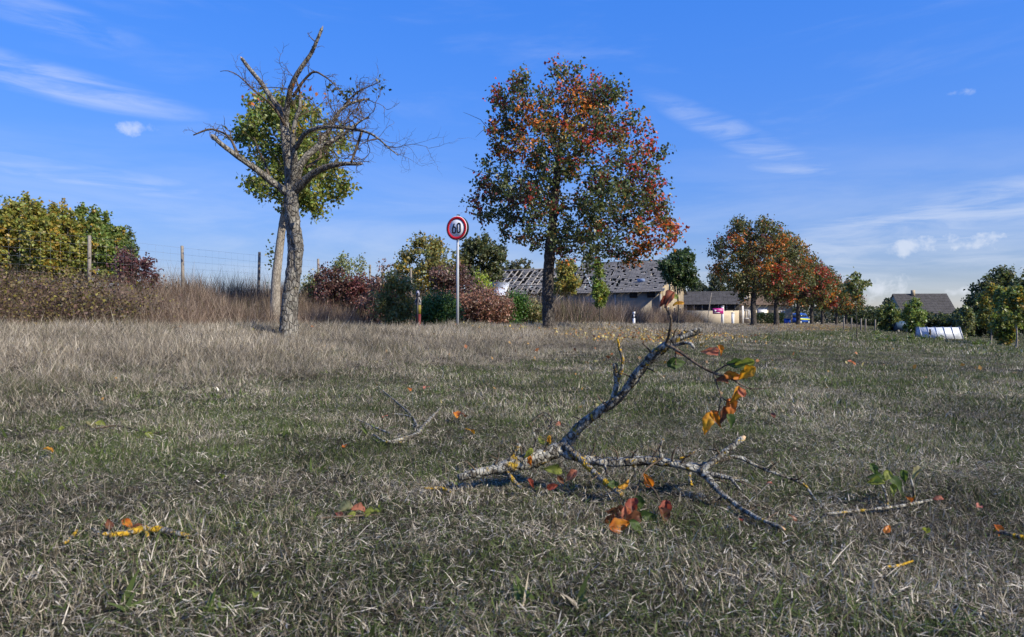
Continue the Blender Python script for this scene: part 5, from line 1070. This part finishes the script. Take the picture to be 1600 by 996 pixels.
    for x, y, Y, dx, dy in ((745, 738, 2.52, -12, -14), (770, 732, 2.53, 8, -20), (815, 716, 2.55, -8, -24), (850, 706, 2.57, 10, -22), (915, 660, 2.55, -18, -8), (930, 648, 2.53, 16, 12), (950, 634, 2.5, -14, -14), (990, 594, 2.45, -18, -10), (1005, 573, 2.43, 18, 8), (1020, 556, 2.4, -14, -16), (1052, 533, 2.37, 6, -18), (920, 718, 2.52, 8, -22), (965, 721, 2.49, -8, -20), (985, 721, 2.48, 10, -16), (1015, 721, 2.47, 12, -22), (1050, 724, 2.45, 6, -24), (1062, 727, 2.44, 20, -16), (1110, 752, 2.38, 24, 4), (1130, 773, 2.31, -16, 10), (1165, 799, 2.23, 18, -10), (1195, 815, 2.19, 16, -12), (1125, 712, 2.42, -16, -8), (1200, 735, 2.45, 14, -12), (1235, 748, 2.42, 16, -6), (910, 722, 2.48, 14, 10), (935, 745, 2.40, -14, 8)):
        mx, my = x + dx * .55 + rs.uniform(-4, 4), y + dy * .55 + rs.uniform(-4, 4); tw([(x, y, Y, 2.4), (mx, my, Y - .01, 1.9), (x + dx * 1.2, y + dy * 1.2, Y - .02, 1.1)])
        if rs.random() < .6: tw([(mx, my, Y - .01, 1.5), (mx + dy * .4, my - abs(dx) * .4, Y - .03, 1.0), (mx + dy * .7, my - abs(dx) * .9, Y - .04, .6)])
    L = [(1045, 465, 2.28, 26, 'pink'), (1038, 470, 2.29, 20, 'red'), (1052, 462, 2.29, 18, 'lime'), (1060, 474, 2.28, 18, 'gold'), (1112, 549, 2.16, 26, 'pink'), (1128, 547, 2.15, 20, 'orange'), (1148, 568, 2.16, 26, 'green'), (1163, 569, 2.14, 32, 'lime'), (1166, 583, 2.13, 34, 'gold'), (1145, 588, 2.16, 28, 'orange'), (1128, 594, 2.17, 22, 'brown'), (1149, 618, 2.14, 32, 'gold'), (1142, 636, 2.15, 36, 'orange'), (1130, 648, 2.16, 30, 'brown'), (1106, 660, 2.15, 34, 'gold'), (1118, 651, 2.16, 26, 'orange'), (1142, 656, 2.14, 24, 'green'), (1158, 612, 2.13, 20, 'pink'), (1056, 568, 2.31, 30, 'green'), (1062, 552, 2.32, 18, 'brown'), (1012, 750, 2.33, 24, 'orange'), (962, 756, 2.34, 30, 'green'), (975, 757, 2.32, 22, 'gold'), (964, 800, 2.24, 34, 'brown'), (986, 793, 2.25, 38, 'red'), (998, 790, 2.24, 32, 'green'), (968, 820, 2.22, 36, 'orange'), (988, 812, 2.22, 34, 'brown'), (1008, 806, 2.22, 32, 'green'), (1040, 798, 2.22, 36, 'red'), (1036, 806, 2.22, 28, 'brown'), (978, 804, 2.23, 28, 'pink'), (995, 822, 2.2, 30, 'green'), (952, 812, 2.23, 26, 'brown'), (828, 720, 2.5, 16, 'orange'), (826, 708, 2.52, 20, 'lime'), (866, 734, 2.48, 28, 'lime'), (893, 741, 2.46, 22, 'pink'), (863, 760, 2.42, 20, 'red'), (830, 754, 2.44, 16, 'red'), (845, 687, 2.55, 18, 'lime'), (858, 687, 2.55, 14, 'gold'), (876, 750, 2.44, 16, 'brown')]
    for i, (x, y, Y, s, c) in enumerate(L): Y = above(x, y, Y, 8); near_leaf(root, o, P(x, y, Y), s * Y / F * .98, c, 500 + i)
build_fallen()

# ------------------------------------------------------------------ smaller twigs and leaves on the lawn
def lift(px, py, h=0.02):
    g = G(px, py); return g.y
def ground_stick(name, label, cat, lines, mat, leaves=(), group=None, sides=7, up=.018):
    """lines: lists of (px, py, r px[, height]); laid on the ground under those pixels"""
    g0 = G(*lines[0][0][:2]); root = empty(name, g0, label, cat, group)
    for ln in lines:
        rows = []
        for q in ln:
            h = q[3] if len(q) > 3 else up; g = G(q[0], q[1] + h * 380); rows.append((*(g + Vector((0, 0, h)) - g0), q[2] * g.y / F))
        q = spline(rows, .015); q[:, 3] *= .72; V, Q, T = tube_arrays(q[:, :3], q[:, 3], sides, .15, 50, 1.0); link('stick', mesh_np('stick', V, T, Q, smooth=True), mat, root)
    for i, (x, y, s, c, h) in enumerate(leaves): g = G(x, y + h * 380); near_leaf(root, g0, g + Vector((0, 0, h)), s * g.y / F * .95, c, int(x * 7 + y), face=(random.uniform(-.5, .5), -.7, random.uniform(.3, 1)))
ground_stick('lichen_stick', 'short stick crusted with yellow lichen at lower left', 'stick', [[(172, 840, 5), (200, 836, 7), (228, 830, 8), (258, 832, 8), (297, 842, 5)], [(146, 830, 3), (160, 838, 4), (175, 836, 4)], [(228, 832, 4), (232, 842, 4)]], yellowM, [(172, 824, 24, 'brown', .03), (200, 822, 24, 'orange', .03), (215, 826, 20, 'brown', .03)])
ground_stick('lichen_stick', 'tiny yellow lichened stick left of the long yellow one', 'stick', [[(102, 852, 4), (110, 846, 4), (122, 832, 3)]], yellowM)
ground_stick('dry_twig', 'forked pale twig lying on the lawn left of the big branch', 'twig', [[(604, 690, 3), (632, 684, 4), (652, 676, 4), (664, 662, 4), (690, 634, 2)], [(652, 664, 3), (642, 646, 2), (620, 626, 2), (592, 602, 1.4)], [(612, 645, 1.6), (630, 646, 2), (643, 650, 2)], [(558, 654, 1.5), (590, 668, 2.2), (610, 676, 2.5)], [(584, 678, 2), (604, 690, 2.5), (632, 690, 3)]], limbM)
ground_stick('leafy_twig', 'grey twig with upright green leaves at right', 'twig', [[(1285, 806, 2), (1320, 802, 3.2), (1360, 798, 3.4), (1400, 793, 3.6), (1440, 786, 3.2), (1465, 780, 2)], [(1386, 797, 3, .01), (1383, 775, 2.5, .06), (1370, 755, 2, .10)], [(1428, 786, 3, .01), (1426, 768, 2.4, .06), (1420, 748, 1.6, .11)]], limbM, [(1365, 742, 22, 'green', .11), (1368, 762, 26, 'lime', .09), (1372, 752, 22, 'green', .1), (1402, 762, 34, 'green', .08), (1385, 752, 22, 'lime', .1), (1412, 752, 20, 'green', .1), (1432, 746, 22, 'pale', .11), (1420, 782, 14, 'orange', .03), (1466, 780, 16, 'pink', .03), (1395, 770, 20, 'lime', .06)])
ground_stick('lichen_stick', 'yellow spotted stick cut by the right picture edge', 'stick', [[(1552, 832, 5), (1575, 838, 5), (1600, 844, 6), (1640, 850, 5)]], yellowM, [(1558, 832, 20, 'orange', .02)])
ground_stick('leafy_sprig', 'pale leafy sprig lying on the grass at lower centre left', 'sprig', [[(500, 812, 2), (530, 810, 2.2), (590, 806, 1.6)]], twigM, [(538, 798, 32, 'pale', .03), (560, 800, 24, 'pink', .03), (575, 804, 26, 'lime', .025), (590, 796, 24, 'lime', .03), (548, 808, 20, 'lime', .02), (530, 806, 18, 'pink', .02)])
ground_stick('lichen_stick', 'small orange lichened stick near the thick end of the branch', 'stick', [[(664, 764, 2.5), (690, 764, 4), (704, 770, 2.5)]], yellowM)
ground_stick('leafy_sprig', 'yellow green sprig lying on the lawn at left', 'sprig', [[(150, 668, 1.6), (185, 664, 2), (240, 676, 1.5), (262, 664, 1.2)]], twigM, [(143, 661, 20, 'pale', .02), (158, 660, 20, 'lime', .02), (96, 672, 18, 'lime', .01), (235, 679, 18, 'lime', .02), (214, 682, 14, 'lime', .01)])
ground_stick('lichen_stick', 'thin yellow speckled twig at lower right', 'twig', [[(1376, 890, 3), (1402, 888, 3), (1425, 880, 2)]], yellowM)
ground_stick('dry_twig', 'thin dark twig behind the big branch', 'twig', [[(828, 662, 1.2), (848, 646, 1.6), (866, 668, 1.5)]], twigM, [(872, 662, 12, 'pink', .01), (824, 664, 12, 'lime', .01)])
FL = [(713, 663, 20, 'orange', 'orange leaf on the lawn left of the branch'), (727, 662, 16, 'brown', 'brown leaf beside the orange one left of the branch'), (83, 720, 22, 'gold', 'golden leaf on the lawn at far left'), (540, 711, 14, 'orange', 'small orange leaf below the forked twig'), (1336, 575, 15, 'pink', 'pale orange leaf far out on the lawn at right'), (641, 618, 12, 'orange', 'orange leaf behind the forked twig'), (662, 615, 12, 'pink', 'pinkish leaf right behind the forked twig'), (741, 689, 16, 'gold', 'yellow leaf near the upper left of the branch'), (598, 663, 11, 'pink', 'pale leaf on the forked twig'), (1243, 833, 16, 'brown', 'dark brown leaf past the end of the lower limb'), (1155, 830, 16, 'red', 'rusty leaf under the lower limb'), (1210, 662, 14, 'brown', 'brown leaf behind the dangling leaves'), (314, 790, 14, 'lime', 'lime leaf on the lawn above the sprig'), (349, 763, 16, 'lime', 'bright lime leaf in the grass at left centre'), (488, 516, 9, 'orange', 'orange leaf on the bank beside the broken tree'), (1382, 854, 18, 'orange', 'orange leaf in the grass at lower right'), (1446, 852, 20, 'lime', 'lime leaf in the grass at lower right'), (400, 958, 20, 'lime', 'lime leaf at the bottom edge left of centre'), (1208, 772, 12, 'pink', 'small pink leaf between the thin limbs'), (340, 980, 14, 'pale', 'pale leaf close to the bottom edge'), (1530, 808, 16, 'pink', 'pinkish leaf right of the leafy twig')]
for i, (x, y, s, c, lab) in enumerate(FL):
    g = G(x, y); a, b = LC[c]; me = big_leaf_mesh('fallen_leaf', s * g.y / F * .95, s * g.y / F * .62, .3, .5, a, b, 700 + i); ob = link('fallen_leaf', me, leafM, loc=g + Vector((0, 0, .035))); ob.rotation_euler = (R(random.uniform(10, 60)), R(random.uniform(-25, 25)), random.uniform(0, 6.28)); tag(ob, lab, 'leaf', 'single leaves fallen on the lawn')
def build_litter():
    r = np.random.default_rng(77); C = []; col = []
    def patch(n, u0, u1, v0, v1, cols):
        uu = r.normal((u0 + u1) / 2, (u1 - u0) / 3.2, n); vv = r.uniform(v0, v1, n)
        x = -3.6 + 0.865 * uu + 0.5017 * (vv - 7.715); y = 11 - 0.5017 * uu + 0.865 * (vv - 7.715); C.append(np.stack([x, y, H(x, y) + r.uniform(.02, .10, n)], 1)); col.append(np.array(cols)[r.integers(0, len(cols), n)] * r.uniform(.6, 1.2, (n, 1)))
    Yc = [(.52, .36, .08), (.46, .27, .05), (.36, .16, .05), (.5, .42, .16)]
    patch(900, -.6, 3.6, 14, 24, Yc); patch(500, 1.8, 4.2, 15, 26, Yc); patch(1500, -1, 4.5, 40, 85, Yc); patch(160, -1, 8, 8, 40, [(.30, .12, .05), (.40, .25, .08)])
    x = r.uniform(-6, 7, 150); y = r.uniform(4.5, 11, 150); C.append(np.stack([x, y, H(x, y) + .03], 1)); col.append(np.array([(.22, .13, .06), (.30, .26, .10), (.36, .20, .05)])[r.integers(0, 3, 150)])
    P_ = np.vstack(C); cc = np.vstack(col); V, F_, c5 = leaves_arrays(P_, np.where(P_[:, 1] < 9, .03, .075) * r.uniform(.7, 1.2, len(P_)), cc, r, 0.0)
    o = link('leaf_litter', mesh_np('leaf_litter', V, F_, None, c5), dryleafM, kind='stuff'); o['label'] = 'yellow and brown fallen leaves scattered under the pear trees'
    # leafy prunings on the far lawn
    for i, (px, py, wpx, lab) in enumerate(((1370, 524, 16, 'leafy green prunings left of the sapling on the far lawn'), (1382, 536, 32, 'yellow green heap of prunings on the far lawn'), (1424, 532, 12, 'small leafy plant left of the cold frame'), (1445, 533, 16, 'leafy plant before the cold frame'), (1468, 534, 10, 'tiny leafy plant below the cold frame'), (1532, 542, 16, 'low leafy plant near the white trunked young tree'))):
        g = G(px, py); k = g.y / F; n = 90; q = r.normal(size=(n, 3)) * np.array([wpx * k * .33, wpx * k * .2, 0]) + np.array([0, 0, .05]); q[:, 2] = np.abs(r.normal(.10, .10, n)); V, F_, cc = leaves_arrays(q, .13, greens(n, r, (.10, .15, .04)), r, -.3); o = link('leafy_plant', mesh_np('leafy_plant', V, F_, None, cc), leafM, loc=g); tag(o, lab, 'plant', 'leafy clumps on the far lawn')
build_litter()
